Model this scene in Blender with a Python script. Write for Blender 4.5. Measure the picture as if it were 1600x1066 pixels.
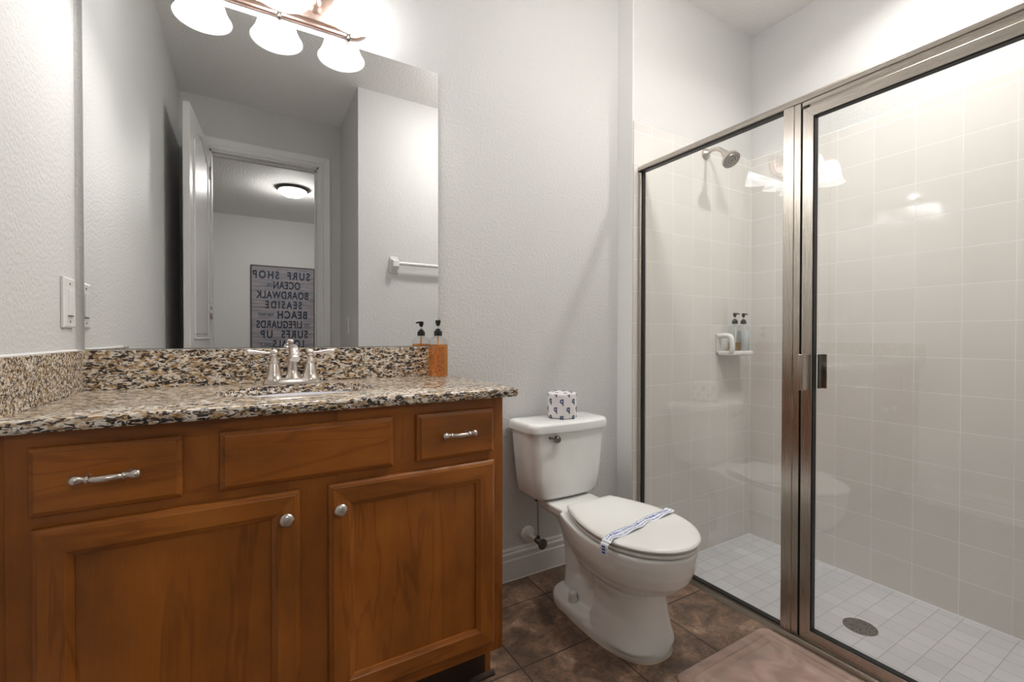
import bpy, bmesh, math, random
from mathutils import Vector, Matrix
import numpy as np
random.seed(7)
for o in list(bpy.data.objects): bpy.data.objects.remove(o)
sc = bpy.context.scene
COL = sc.collection
PI = math.pi

# ------------------------------------------------------------------ camera
th, pt, rl, FPX = 0.53263, -0.00968, 0.00105, 705.845
fw = Vector((math.sin(th)*math.cos(pt), math.cos(th)*math.cos(pt), math.sin(pt)))
rt = Vector((math.cos(th), -math.sin(th), 0)); up = rt.cross(fw)
r2 = rt*math.cos(rl)+up*math.sin(rl); u2 = -rt*math.sin(rl)+up*math.cos(rl)
camd = bpy.data.cameras.new('camera'); cam = bpy.data.objects.new('camera', camd); COL.objects.link(cam)
M = Matrix((r2, u2, -fw)).transposed().to_4x4(); M.translation = Vector((0.396, -1.6532, 1.0334))
cam.matrix_world = M
camd.sensor_fit = 'HORIZONTAL'; camd.sensor_width = 36; camd.lens = FPX*36/1600
camd.clip_start = 0.01; camd.clip_end = 60
sc.camera = cam

# ------------------------------------------------------------------ world, exposure
w = bpy.data.worlds.new('world'); sc.world = w; w.use_nodes = True
w.node_tree.nodes['Background'].inputs[0].default_value = (0.9, 0.95, 1, 1)
w.node_tree.nodes['Background'].inputs[1].default_value = 0.02
sc.view_settings.view_transform = 'Standard'; sc.view_settings.look = 'None'
sc.view_settings.gamma = 1; sc.view_settings.exposure = 0.0; sc.view_settings.use_curve_mapping = False
CEIL_W = 9.5      # recessed shower light
BULB_W = 6.8    # each vanity bulb
HALL_W = 30
FILL_W = 16  # added bathroom fill lamp, out of view

# ------------------------------------------------------------------ materials
def srgb(r, g, b):
    f = lambda c: (c/255/12.92 if c/255 <= .04045 else ((c/255+.055)/1.055)**2.4)
    return (f(r), f(g), f(b), 1)
def new_mat(name):
    m = bpy.data.materials.new(name); m.use_nodes = True
    nt = m.node_tree; return m, nt, nt.nodes['Principled BSDF']
def N(nt, t, **kw):
    n = nt.nodes.new(t)
    for k, v in kw.items():
        if k in n.inputs.keys() if isinstance(k, str) and not hasattr(n, k) else False: n.inputs[k].default_value = v
        else: setattr(n, k, v)
    return n
def simple(name, col, rough=.5, metal=0, spec=.5, coat=0, emis=0, ecol=None, bump=0, bscale=200):
    m, nt, b = new_mat(name)
    b.inputs['Base Color'].default_value = col; b.inputs['Roughness'].default_value = rough
    b.inputs['Metallic'].default_value = metal; b.inputs['Specular IOR Level'].default_value = spec
    b.inputs['Coat Weight'].default_value = coat; b.inputs['Coat Roughness'].default_value = .05
    if emis:
        b.inputs['Emission Color'].default_value = ecol or col; b.inputs['Emission Strength'].default_value = emis
    if bump:
        tc = N(nt, 'ShaderNodeTexCoord'); nz = N(nt, 'ShaderNodeTexNoise'); nz.inputs['Scale'].default_value = bscale
        bp = N(nt, 'ShaderNodeBump'); bp.inputs['Strength'].default_value = bump; bp.inputs['Distance'].default_value = .002
        nt.links.new(tc.outputs['Object'], nz.inputs['Vector']); nt.links.new(nz.outputs['Fac'], bp.inputs['Height'])
        nt.links.new(bp.outputs['Normal'], b.inputs['Normal'])
    return m
def ramp(nt, stops):
    r = N(nt, 'ShaderNodeValToRGB'); e = r.color_ramp.elements
    while len(e) > 1: e.remove(e[-1])
    e[0].position, e[0].color = stops[0]
    for p, c in stops[1:]:
        x = e.new(p); x.color = c
    return r

def wall_mat(name, col, strength=.5, scale=95, rough=.55):
    m, nt, b = new_mat(name)
    b.inputs['Base Color'].default_value = col; b.inputs['Roughness'].default_value = rough
    tc = N(nt, 'ShaderNodeTexCoord'); nz = N(nt, 'ShaderNodeTexNoise'); nz.inputs['Scale'].default_value = scale
    nz.inputs['Detail'].default_value = 3; nz.inputs['Roughness'].default_value = .45
    rp = ramp(nt, [(.42, (0, 0, 0, 1)), (.62, (1, 1, 1, 1))])
    bp = N(nt, 'ShaderNodeBump'); bp.inputs['Strength'].default_value = strength; bp.inputs['Distance'].default_value = .0012
    L = nt.links.new
    L(tc.outputs['Object'], nz.inputs['Vector']); L(nz.outputs['Fac'], rp.inputs['Fac']); L(rp.outputs['Color'], bp.inputs['Height'])
    L(bp.outputs['Normal'], b.inputs['Normal'])
    return m
WALL = wall_mat('wall_paint', (.605, .60, .588, 1))
CEIL = wall_mat('ceiling_paint', (.86, .85, .835, 1), .7, 60, .8)
TRIM = simple('trim_paint', (.72, .72, .71, 1), .35)
RETURN_LIT = simple('lit_return_white', (.86, .86, .845, 1), .4)  # paler than the wall paint so the return face looks lit
DOORP = simple('door_paint', (.66, .65, .635, 1), .22)
HALLW = wall_mat('hall_paint', (.62, .615, .60, 1))

def tile_mat(name, axes, pitch, off, colA, colB, grout, mortar, rough=.12, bump=.4, wavy=0, pitch_b=None, coat=0):
    m, nt, b = new_mat(name); L = nt.links.new
    tc = N(nt, 'ShaderNodeNewGeometry'); sp = N(nt, 'ShaderNodeSeparateXYZ'); cb = N(nt, 'ShaderNodeCombineXYZ')
    L(tc.outputs['Position'], sp.inputs[0])
    for i, a in enumerate(axes):
        ad = N(nt, 'ShaderNodeMath', operation='SUBTRACT'); ad.inputs[1].default_value = off[i]
        L(sp.outputs['XYZ'.index(a)], ad.inputs[0]); L(ad.outputs[0], cb.inputs[i])
    br = N(nt, 'ShaderNodeTexBrick'); br.offset = 0; br.squash = 1
    br.inputs['Scale'].default_value = 1; br.inputs['Brick Width'].default_value = pitch
    br.inputs['Row Height'].default_value = pitch_b or pitch; br.inputs['Mortar Size'].default_value = mortar
    br.inputs['Mortar Smooth'].default_value = .4; br.inputs['Bias'].default_value = 0
    br.inputs['Color1'].default_value = colA; br.inputs['Color2'].default_value = colB; br.inputs['Mortar'].default_value = grout
    L(cb.outputs[0], br.inputs['Vector'])
    L(br.outputs['Color'], b.inputs['Base Color'])
    b.inputs['Roughness'].default_value = rough
    mr = N(nt, 'ShaderNodeMapRange'); mr.inputs[3].default_value = rough; mr.inputs[4].default_value = .8
    L(br.outputs['Fac'], mr.inputs[0]); L(mr.outputs[0], b.inputs['Roughness'])
    inv = N(nt, 'ShaderNodeMath', operation='SUBTRACT'); inv.inputs[0].default_value = 1; L(br.outputs['Fac'], inv.inputs[1])
    h = inv.outputs[0]
    if wavy:
        nz = N(nt, 'ShaderNodeTexNoise'); nz.inputs['Scale'].default_value = 9; L(tc.outputs['Position'], nz.inputs['Vector'])
        ma = N(nt, 'ShaderNodeMath', operation='MULTIPLY_ADD'); ma.inputs[1].default_value = wavy
        L(nz.outputs['Fac'], ma.inputs[0]); L(h, ma.inputs[2]); h = ma.outputs[0]
    bp = N(nt, 'ShaderNodeBump'); bp.inputs['Strength'].default_value = bump; bp.inputs['Distance'].default_value = .001
    L(h, bp.inputs['Height']); L(bp.outputs['Normal'], b.inputs['Normal'])
    return m, nt, b, br
TA, TB, TG = (.655, .63, .595, 1), (.68, .655, .62, 1), (.77, .765, .755, 1)
TILE_B = tile_mat('glazed_tile_back', 'XZ', .151, (1.974-.03, -.11), TA, TB, TG, .0015, .06, .5, .35)[0]
TILE_S = tile_mat('glazed_tile_side', 'YZ', .151, (-.103-.151*20+.012, -.11), TA, TB, TG, .0015, .06, .5, .35)[0]
BULL_B = tile_mat('bullnose_tile_back', 'XZ', .151, (1.974-.03, 2.005), TA, TB, TG, .0018, .08, .5, .2)[0]
BULL_S = tile_mat('bullnose_tile_side', 'YZ', .151, (-.103-.151*20+.012, 2.005), TA, TB, TG, .0018, .08, .5, .2)[0]
PAN = tile_mat('shower_pan_tile', 'XY', .0765, (2.02, -.103-.0765*30+.005), (.56, .56, .58, 1), (.62, .62, .64, 1), (.40, .395, .39, 1), .0016, .4, .4)[0]

def floor_mat():
    m, nt, b, br = tile_mat('slate_floor_tile', 'XY', .298, (1.132-.298*8, -.465-.298*10), (1, 1, 1, 1), (.78, .78, .78, 1), (0, 0, 0, 1), .0028, .38, .9)
    L = nt.links.new
    g = N(nt, 'ShaderNodeNewGeometry')
    n1 = N(nt, 'ShaderNodeTexNoise'); n1.inputs['Scale'].default_value = 9; n1.inputs['Detail'].default_value = 9; n1.inputs['Roughness'].default_value = .72; n1.inputs['Distortion'].default_value = .6
    L(g.outputs['Position'], n1.inputs['Vector'])
    r1 = ramp(nt, [(.30, srgb(70, 56, 47)), (.46, srgb(112, 90, 74)), (.56, srgb(140, 112, 92)), (.68, srgb(182, 154, 130))])
    L(n1.outputs['Fac'], r1.inputs['Fac'])
    n2 = N(nt, 'ShaderNodeTexNoise'); n2.inputs['Scale'].default_value = 45; n2.inputs['Detail'].default_value = 5; n2.inputs['Roughness'].default_value = .7; n2.inputs['Distortion'].default_value = 1.2
    L(g.outputs['Position'], n2.inputs['Vector'])
    r2_ = ramp(nt, [(.35, (.55, .55, .55, 1)), (.5, (1, 1, 1, 1)), (.68, (1.35, 1.3, 1.25, 1))])
    L(n2.outputs['Fac'], r2_.inputs['Fac'])
    mx = N(nt, 'ShaderNodeMixRGB', blend_type='MULTIPLY'); mx.inputs[0].default_value = .8
    L(r1.outputs[0], mx.inputs[1]); L(r2_.outputs[0], mx.inputs[2])
    mx1 = N(nt, 'ShaderNodeMixRGB', blend_type='MULTIPLY'); mx1.inputs[0].default_value = .6
    L(mx.outputs[0], mx1.inputs[1]); L(br.outputs['Color'], mx1.inputs[2])
    mx2 = N(nt, 'ShaderNodeMixRGB'); L(br.outputs['Fac'], mx2.inputs[0]); L(mx1.outputs[0], mx2.inputs[1]); mx2.inputs[2].default_value = srgb(66, 56, 48)
    L(mx2.outputs[0], b.inputs['Base Color'])
    # relief
    bp = [n for n in nt.nodes if n.type == 'BUMP'][0]
    src = bp.inputs['Height'].links[0].from_socket
    ma = N(nt, 'ShaderNodeMath', operation='MULTIPLY_ADD'); ma.inputs[1].default_value = .7
    L(n2.outputs['Fac'], ma.inputs[0]); L(src, ma.inputs[2]); L(ma.outputs[0], bp.inputs['Height'])
    bp.inputs['Distance'].default_value = .0015
    return m
FLOOR = floor_mat()

def granite_mat():
    m, nt, b = new_mat('granite'); L = nt.links.new
    g = N(nt, 'ShaderNodeNewGeometry'); mp = N(nt, 'ShaderNodeMapping')
    mp.inputs['Rotation'].default_value = (0.5, math.radians(28), math.radians(15)); mp.inputs['Scale'].default_value = (.62, 1.4, 1.4)
    L(g.outputs['Position'], mp.inputs['Vector'])
    def noise(sc, det, rough, dist, off=0):
        n = N(nt, 'ShaderNodeTexNoise'); n.inputs['Scale'].default_value = sc; n.inputs['Detail'].default_value = det
        n.inputs['Roughness'].default_value = rough; n.inputs['Distortion'].default_value = dist
        if off:
            ad = N(nt, 'ShaderNodeVectorMath', operation='ADD'); ad.inputs[1].default_value = (off, off*.7, off*1.3); L(mp.outputs[0], ad.inputs[0]); L(ad.outputs[0], n.inputs['Vector'])
        else: L(mp.outputs[0], n.inputs['Vector'])
        return n
    base = noise(80, 3, .6, .6)
    r1 = ramp(nt, [(.32, srgb(158, 124, 84)), (.45, srgb(192, 164, 126)), (.50, srgb(216, 204, 186)), (.62, srgb(230, 224, 214)), (.74, srgb(186, 172, 160))]); L(base.outputs['Fac'], r1.inputs['Fac'])
    blk = noise(100, 4, .62, 1.1, 3.1); k1 = ramp(nt, [(.495, (0, 0, 0, 1)), (.535, (1, 1, 1, 1))]); L(blk.outputs['Fac'], k1.inputs['Fac'])
    bc = noise(150, 2, .5, 0, 7.7); r3 = ramp(nt, [(.35, srgb(20, 19, 22)), (.55, srgb(44, 38, 38)), (.7, srgb(92, 74, 58))]); L(bc.outputs['Fac'], r3.inputs['Fac'])
    mx = N(nt, 'ShaderNodeMixRGB'); L(k1.outputs[0], mx.inputs[0]); L(r1.outputs[0], mx.inputs[1]); L(r3.outputs[0], mx.inputs[2])
    br = noise(95, 3, .6, .8, 12.3); k2 = ramp(nt, [(.60, (0, 0, 0, 1)), (.66, (.8, .8, .8, 1))]); L(br.outputs['Fac'], k2.inputs['Fac'])
    mx2 = N(nt, 'ShaderNodeMixRGB'); L(k2.outputs[0], mx2.inputs[0]); L(mx.outputs[0], mx2.inputs[1]); mx2.inputs[2].default_value = srgb(120, 88, 52)
    L(mx2.outputs[0], b.inputs['Base Color'])
    b.inputs['Roughness'].default_value = .2; b.inputs['Specular IOR Level'].default_value = .8
    return m
GRANITE = granite_mat()

def wood_mat(name, axis='Z', tone=1.0, figure=1.0):
    m, nt, b = new_mat(name); L = nt.links.new
    g = N(nt, 'ShaderNodeNewGeometry'); mp = N(nt, 'ShaderNodeMapping')
    s = [9, 9, 9]; s['XYZ'.index(axis)] = 1.1; mp.inputs['Scale'].default_value = s
    L(g.outputs['Position'], mp.inputs['Vector'])
    n1 = N(nt, 'ShaderNodeTexNoise'); n1.inputs['Scale'].default_value = 1.3; n1.inputs['Detail'].default_value = 3; n1.inputs['Distortion'].default_value = .6
    L(mp.outputs[0], n1.inputs['Vector'])
    wv = N(nt, 'ShaderNodeMath', operation='MULTIPLY'); wv.inputs[1].default_value = 26
    L(n1.outputs['Fac'], wv.inputs[0])
    sn = N(nt, 'ShaderNodeMath', operation='SINE'); L(wv.outputs[0], sn.inputs[0])
    r1 = ramp(nt, [(.0, (.74, .69, .64, 1)), (.12, (1, 1, 1, 1)), (1, (1.0, 1.0, 1.0, 1))])
    mr = N(nt, 'ShaderNodeMapRange'); mr.inputs[1].default_value = -1; mr.inputs[2].default_value = 1; L(sn.outputs[0], mr.inputs[0]); L(mr.outputs[0], r1.inputs['Fac'])
    n2 = N(nt, 'ShaderNodeTexNoise'); n2.inputs['Scale'].default_value = 3.2; n2.inputs['Detail'].default_value = 5; n2.inputs['Roughness'].default_value = .55
    mp2 = N(nt, 'ShaderNodeMapping'); s2 = [2.2, 2.2, 2.2]; s2['XYZ'.index(axis)] = 1; mp2.inputs['Scale'].default_value = s2
    L(g.outputs['Position'], mp2.inputs['Vector']); L(mp2.outputs[0], n2.inputs['Vector'])
    t = tone*1.12
    r2_ = ramp(nt, [(.3, (.165*t, .052*t, .0062*t, 1)), (.5, (.262*t, .080*t, .0098*t, 1)), (.7, (.34*t, .115*t, .016*t, 1))]); L(n2.outputs['Fac'], r2_.inputs['Fac'])
    mx = N(nt, 'ShaderNodeMixRGB', blend_type='MULTIPLY'); mx.inputs[0].default_value = .8*figure
    L(r2_.outputs[0], mx.inputs[1]); L(r1.outputs[0], mx.inputs[2])
    mp3 = N(nt, 'ShaderNodeMapping'); s3 = [300, 300, 300]; s3['XYZ'.index(axis)] = 8; mp3.inputs['Scale'].default_value = s3
    L(g.outputs['Position'], mp3.inputs['Vector'])
    n3 = N(nt, 'ShaderNodeTexNoise'); n3.inputs['Scale'].default_value = 1; L(mp3.outputs[0], n3.inputs['Vector'])
    r3 = ramp(nt, [(.35, (.88, .88, .88, 1)), (.6, (1, 1, 1, 1))]); L(n3.outputs['Fac'], r3.inputs['Fac'])
    mx2 = N(nt, 'ShaderNodeMixRGB', blend_type='MULTIPLY'); mx2.inputs[0].default_value = .6
    L(mx.outputs[0], mx2.inputs[1]); L(r3.outputs[0], mx2.inputs[2])
    L(mx2.outputs[0], b.inputs['Base Color'])
    b.inputs['Roughness'].default_value = .3; b.inputs['Specular IOR Level'].default_value = .4
    return m
WOOD_V = wood_mat('stained_maple_vertical', 'Z')
WOOD_H = wood_mat('stained_maple_horizontal', 'X')
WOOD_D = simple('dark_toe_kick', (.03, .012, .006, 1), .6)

def brushed(name, col, rough, axis=None):
    m, nt, b = new_mat(name); L = nt.links.new
    b.inputs['Metallic'].default_value = 1; b.inputs['Base Color'].default_value = col; b.inputs['Roughness'].default_value = rough
    if axis:
        g = N(nt, 'ShaderNodeNewGeometry'); mp = N(nt, 'ShaderNodeMapping'); s = [900, 900, 900]; s['XYZ'.index(axis)] = 4
        mp.inputs['Scale'].default_value = s; nz = N(nt, 'ShaderNodeTexNoise'); nz.inputs['Scale'].default_value = 1
        L(g.outputs['Position'], mp.inputs[0]); L(mp.outputs[0], nz.inputs['Vector'])
        mr = N(nt, 'ShaderNodeMapRange'); mr.inputs[3].default_value = rough*.93; mr.inputs[4].default_value = rough*1.08
        L(nz.outputs['Fac'], mr.inputs[0]); L(mr.outputs[0], b.inputs['Roughness'])
    return m
NICK = brushed('brushed_nickel', (.66, .60, .55, 1), .28)
NICKEL_V = brushed('brushed_nickel_frame_vertical', (.50, .455, .405, 1), .27, 'Z')
NICKEL_Y = brushed('brushed_nickel_frame_rail', (.52, .475, .42, 1), .27, 'Y')
CHROME = brushed('polished_chrome', (.75, .75, .76, 1), .1)
DARKM = brushed('dark_metal', (.16, .15, .14, 1), .35)
BRONZE = brushed('rosy_brushed_metal', (.62, .45, .38, 1), .32, 'X')
PORC = simple('porcelain', (.83, .84, .82, 1), .09, spec=.55, coat=.3)
SEATM = simple('seat_plastic', (.82, .82, .79, 1), .22)
CERAM = simple('white_ceramic', (.76, .76, .75, 1), .1, spec=.6)
SINKM = simple('sink_porcelain', (.85, .85, .88, 1), .08, spec=.6)
WPLAS = simple('white_plastic', (.72, .71, .69, 1), .3)
BLACKP = simple('black_plastic', (.008, .008, .008, 1), .3)
RUBBER = simple('black_gasket', (.006, .006, .006, 1), .5)
PAPER = simple('wrapper_paper', (.80, .76, .76, 1), .6, bump=.3, bscale=60)
CARDB = simple('cardboard', (.5, .42, .33, 1), .9)
NAVY = simple('navy_ink', (.012, .03, .11, 1), .6)
BLUE = simple('blue_ink', (.03, .10, .36, 1), .6)
GREYP = simple('grey_slot', (.1, .1, .1, 1), .6)
CAULK = simple('white_caulk', (.78, .78, .77, 1), .4)
BAND = simple('paper_band', (.80, .83, .90, 1), .5)
BRAID = simple('braided_hose', (.42, .41, .40, 1), .4, metal=.5)
CARPET = simple('hall_carpet', (.30, .27, .23, 1), .95, bump=.6, bscale=400)

def mirror_mat():
    m, nt, b = new_mat('mirror_silver'); b.inputs['Metallic'].default_value = 1
    b.inputs['Base Color'].default_value = (.86, .87, .865, 1); b.inputs['Roughness'].default_value = 0
    return m
MIRR = mirror_mat()

def glass_mat(name, tint, base=.05):
    m = bpy.data.materials.new(name); m.use_nodes = True; nt = m.node_tree; nt.nodes.clear(); L = nt.links.new
    out = N(nt, 'ShaderNodeOutputMaterial'); tr = N(nt, 'ShaderNodeBsdfTransparent'); gl = N(nt, 'ShaderNodeBsdfGlossy')
    tr.inputs[0].default_value = tint; gl.inputs['Roughness'].default_value = 0; gl.inputs[0].default_value = (1, 1, 1, 1)
    g = N(nt, 'ShaderNodeNewGeometry'); d = N(nt, 'ShaderNodeVectorMath', operation='DOT_PRODUCT')
    L(g.outputs['Incoming'], d.inputs[0]); L(g.outputs['Normal'], d.inputs[1])
    a = N(nt, 'ShaderNodeMath', operation='ABSOLUTE'); L(d.outputs['Value'], a.inputs[0])
    s = N(nt, 'ShaderNodeMath', operation='SUBTRACT'); s.inputs[0].default_value = 1; L(a.outputs[0], s.inputs[1])
    p = N(nt, 'ShaderNodeMath', operation='POWER'); p.inputs[1].default_value = 5; L(s.outputs[0], p.inputs[0])
    ma = N(nt, 'ShaderNodeMath', operation='MULTIPLY_ADD'); ma.inputs[1].default_value = 1-base; ma.inputs[2].default_value = base; L(p.outputs[0], ma.inputs[0])
    mx = N(nt, 'ShaderNodeMixShader'); L(ma.outputs[0], mx.inputs[0]); L(tr.outputs[0], mx.inputs[1]); L(gl.outputs[0], mx.inputs[2])
    L(mx.outputs[0], out.inputs[0]); return m
GLASS = glass_mat('shower_glass', (.985, .99, .985, 1), .06)
BOTG = glass_mat('clear_bottle', (.93, .95, .95, 1), .06)
def liquid_mat(name, col, milky=.25):
    m, nt, b = new_mat(name)
    b.inputs['Base Color'].default_value = col; b.inputs['Roughness'].default_value = .05
    b.inputs['Transmission Weight'].default_value = 1-milky; b.inputs['IOR'].default_value = 1.33
    b.inputs['Specular IOR Level'].default_value = .4
    return m
def amber_mat():
    m, nt, b = new_mat('amber_soap'); L = nt.links.new
    g = N(nt, 'ShaderNodeNewGeometry'); nz = N(nt, 'ShaderNodeTexNoise'); nz.inputs['Scale'].default_value = 22
    L(g.outputs['Position'], nz.inputs['Vector'])
    r = ramp(nt, [(.3, (.75, .16, .008, 1)), (.55, (.9, .32, .03, 1)), (.75, (.95, .50, .10, 1))]); L(nz.outputs['Fac'], r.inputs['Fac'])
    L(r.outputs[0], b.inputs['Base Color']); b.inputs['Transmission Weight'].default_value = .6; b.inputs['Roughness'].default_value = .08; b.inputs['IOR'].default_value = 1.33
    return m
def clear_liquid(name, tint, dif, k):
    m = bpy.data.materials.new(name); m.use_nodes = True; nt = m.node_tree; nt.nodes.clear(); L = nt.links.new
    out = N(nt, 'ShaderNodeOutputMaterial'); tr = N(nt, 'ShaderNodeBsdfTransparent'); tr.inputs[0].default_value = tint
    d = N(nt, 'ShaderNodeBsdfDiffuse'); g = N(nt, 'ShaderNodeNewGeometry'); nz = N(nt, 'ShaderNodeTexNoise'); nz.inputs['Scale'].default_value = 26; nz.inputs['Distortion'].default_value = 1
    L(g.outputs['Position'], nz.inputs['Vector']); r = ramp(nt, [(.35, tuple(c*.55 for c in dif[:3])+(1,)), (.7, dif)]); L(nz.outputs['Fac'], r.inputs['Fac']); L(r.outputs[0], d.inputs[0])
    mx = N(nt, 'ShaderNodeMixShader'); mx.inputs[0].default_value = k; L(tr.outputs[0], mx.inputs[1]); L(d.outputs[0], mx.inputs[2])
    gl = N(nt, 'ShaderNodeBsdfGlossy'); gl.inputs['Roughness'].default_value = .05
    m2 = N(nt, 'ShaderNodeMixShader'); m2.inputs[0].default_value = .04; L(mx.outputs[0], m2.inputs[1]); L(gl.outputs[0], m2.inputs[2]); L(m2.outputs[0], out.inputs[0])
    return m
AMBER = clear_liquid('amber_soap', (.96, .62, .16, 1), (.85, .30, .03, 1), .28)
HONEY = clear_liquid('honey_soap', (.93, .74, .42, 1), (.70, .42, .14, 1), .35)
TUBE = simple('amber_tube', (.85, .36, .08, 1), .3)
MILK = simple('white_lotion', (.74, .76, .78, 1), .35)

def shade_mat():
    m = bpy.data.materials.new('frosted_lit_glass'); m.use_nodes = True; nt = m.node_tree; nt.nodes.clear(); L = nt.links.new
    out = N(nt, 'ShaderNodeOutputMaterial'); d = N(nt, 'ShaderNodeBsdfDiffuse'); t = N(nt, 'ShaderNodeBsdfTranslucent')
    d.inputs[0].default_value = (.80, .82, .85, 1); t.inputs[0].default_value = (.80, .82, .84, 1)
    m1 = N(nt, 'ShaderNodeMixShader'); m1.inputs[0].default_value = .55; L(d.outputs[0], m1.inputs[1]); L(t.outputs[0], m1.inputs[2])
    gl = N(nt, 'ShaderNodeBsdfGlossy'); gl.inputs['Roughness'].default_value = .25
    m2 = N(nt, 'ShaderNodeMixShader'); m2.inputs[0].default_value = .05; L(m1.outputs[0], m2.inputs[1]); L(gl.outputs[0], m2.inputs[2])
    em = N(nt, 'ShaderNodeEmission'); em.inputs[0].default_value = (.93, .97, 1, 1); em.inputs[1].default_value = .35
    tp_ = N(nt, 'ShaderNodeBsdfTransparent'); tp_.inputs[0].default_value = (.95, .96, .97, 1)
    m3 = N(nt, 'ShaderNodeMixShader'); m3.inputs[0].default_value = .38; L(m2.outputs[0], m3.inputs[1]); L(tp_.outputs[0], m3.inputs[2]); m2 = m3
    ad = N(nt, 'ShaderNodeAddShader'); L(m2.outputs[0], ad.inputs[0]); L(em.outputs[0], ad.inputs[1]); L(ad.outputs[0], out.inputs[0])
    return m
SHADE = shade_mat()
SHADERIM = simple('shade_rim_glass', (.9, .9, .9, 1), .3, emis=1.1, ecol=(1, 1, 1, 1))
BULB = simple('lit_bulb', (1, 1, 1, 1), .5, emis=BULB_W/.036, ecol=(1, .965, .93, 1))
DOME = simple('lit_dome_glass', (.9, .9, .9, 1), .4, emis=3.2, ecol=(1, .98, .95, 1))

def rug_mat():
    m, nt, b = new_mat('plush_mat'); L = nt.links.new
    g = N(nt, 'ShaderNodeNewGeometry'); nz = N(nt, 'ShaderNodeTexNoise'); nz.inputs['Scale'].default_value = 7; nz.inputs['Detail'].default_value = 2; nz.inputs['Distortion'].default_value = 1.5
    L(g.outputs['Position'], nz.inputs['Vector'])
    r = ramp(nt, [(.35, srgb(148, 120, 108)), (.65, srgb(178, 150, 137))]); L(nz.outputs['Fac'], r.inputs['Fac']); L(r.outputs[0], b.inputs['Base Color'])
    b.inputs['Roughness'].default_value = .9; b.inputs['Sheen Weight'].default_value = .5
    n2 = N(nt, 'ShaderNodeTexNoise'); n2.inputs['Scale'].default_value = 500; L(g.outputs['Position'], n2.inputs['Vector'])
    bp = N(nt, 'ShaderNodeBump'); bp.inputs['Strength'].default_value = .3; bp.inputs['Distance'].default_value = .001
    L(n2.outputs['Fac'], bp.inputs['Height']); L(bp.outputs['Normal'], b.inputs['Normal'])
    return m
RUG = rug_mat()
def sign_mat():
    m, nt, b = new_mat('weathered_board'); L = nt.links.new
    g = N(nt, 'ShaderNodeNewGeometry'); mp = N(nt, 'ShaderNodeMapping'); mp.inputs['Scale'].default_value = (2, 2, 14)
    L(g.outputs['Position'], mp.inputs[0]); nz = N(nt, 'ShaderNodeTexNoise'); nz.inputs['Scale'].default_value = 2.2; nz.inputs['Detail'].default_value = 8; nz.inputs['Roughness'].default_value = .65
    L(mp.outputs[0], nz.inputs['Vector'])
    r = ramp(nt, [(.3, srgb(108, 106, 114)), (.5, srgb(142, 138, 144)), (.62, srgb(160, 148, 146)), (.75, srgb(122, 134, 156))]); L(nz.outputs['Fac'], r.inputs['Fac'])
    L(r.outputs[0], b.inputs['Base Color']); b.inputs['Roughness'].default_value = .7
    return m
SIGN = sign_mat()
def drain_mat():
    m, nt, b = new_mat('drain_grate_metal'); L = nt.links.new
    g = N(nt, 'ShaderNodeNewGeometry'); v = N(nt, 'ShaderNodeTexVoronoi'); v.inputs['Scale'].default_value = 110
    L(g.outputs['Position'], v.inputs['Vector']); r = ramp(nt, [(.25, (.03, .03, .03, 1)), (.4, (.20, .19, .18, 1))]); L(v.outputs['Distance'], r.inputs['Fac'])
    L(r.outputs[0], b.inputs['Base Color']); b.inputs['Metallic'].default_value = .6; b.inputs['Roughness'].default_value = .4
    return m
DRAIN = drain_mat()

# ------------------------------------------------------------------ mesh helpers
def link(name, bm, mat, parent=None, smooth=False, bevel=0, seg=2, subs=0):
    me = bpy.data.meshes.new(name); bmesh.ops.recalc_face_normals(bm, faces=bm.faces); bm.to_mesh(me); bm.free()
    me.materials.append(mat)
    if smooth:
        for p in me.polygons: p.use_smooth = True
    o = bpy.data.objects.new(name, me); COL.objects.link(o)
    if bevel:
        md = o.modifiers.new('bevel', 'BEVEL'); md.width = bevel; md.segments = seg; md.limit_method = 'ANGLE'; md.angle_limit = math.radians(40)
        md.harden_normals = False
    if subs:
        md = o.modifiers.new('subsurf', 'SUBSURF'); md.levels = subs; md.render_levels = subs
    if parent is not None:
        o.parent = parent; o.matrix_parent_inverse = Matrix.Translation(-Vector(parent['_w'])) if '_w' in parent.keys() else Matrix()
    return o
def sharp(o, ang=35):
    me = o.data
    for p in me.polygons: p.use_smooth = True
    me.set_sharp_from_angle(angle=math.radians(ang)); return o
def box(bm, x0, x1, y0, y1, z0, z1):
    vs = [bm.verts.new(p) for p in [(x0, y0, z0), (x1, y0, z0), (x1, y1, z0), (x0, y1, z0), (x0, y0, z1), (x1, y0, z1), (x1, y1, z1), (x0, y1, z1)]]
    for f in [(0, 3, 2, 1), (4, 5, 6, 7), (0, 1, 5, 4), (1, 2, 6, 5), (2, 3, 7, 6), (3, 0, 4, 7)]: bm.faces.new([vs[i] for i in f])
    return vs
def B(*a):
    bm = bmesh.new(); box(bm, *a); return bm
def loft(bm, rings, cap0=True, cap1=True, closed=True):
    R = [[bm.verts.new(p) for p in r] for r in rings]
    n = len(R[0])
    for a, b in zip(R, R[1:]):
        for i in range(n if closed else n-1):
            j = (i+1) % n; bm.faces.new([a[i], a[j], b[j], b[i]])
    if cap0: bm.faces.new(list(reversed(R[0])))
    if cap1: bm.faces.new(R[-1])
    return R
def frame_for(d):
    d = d.normalized(); a = Vector((0, 0, 1)) if abs(d.z) < .9 else Vector((1, 0, 0))
    u = d.cross(a).normalized(); return u, d.cross(u).normalized()
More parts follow.
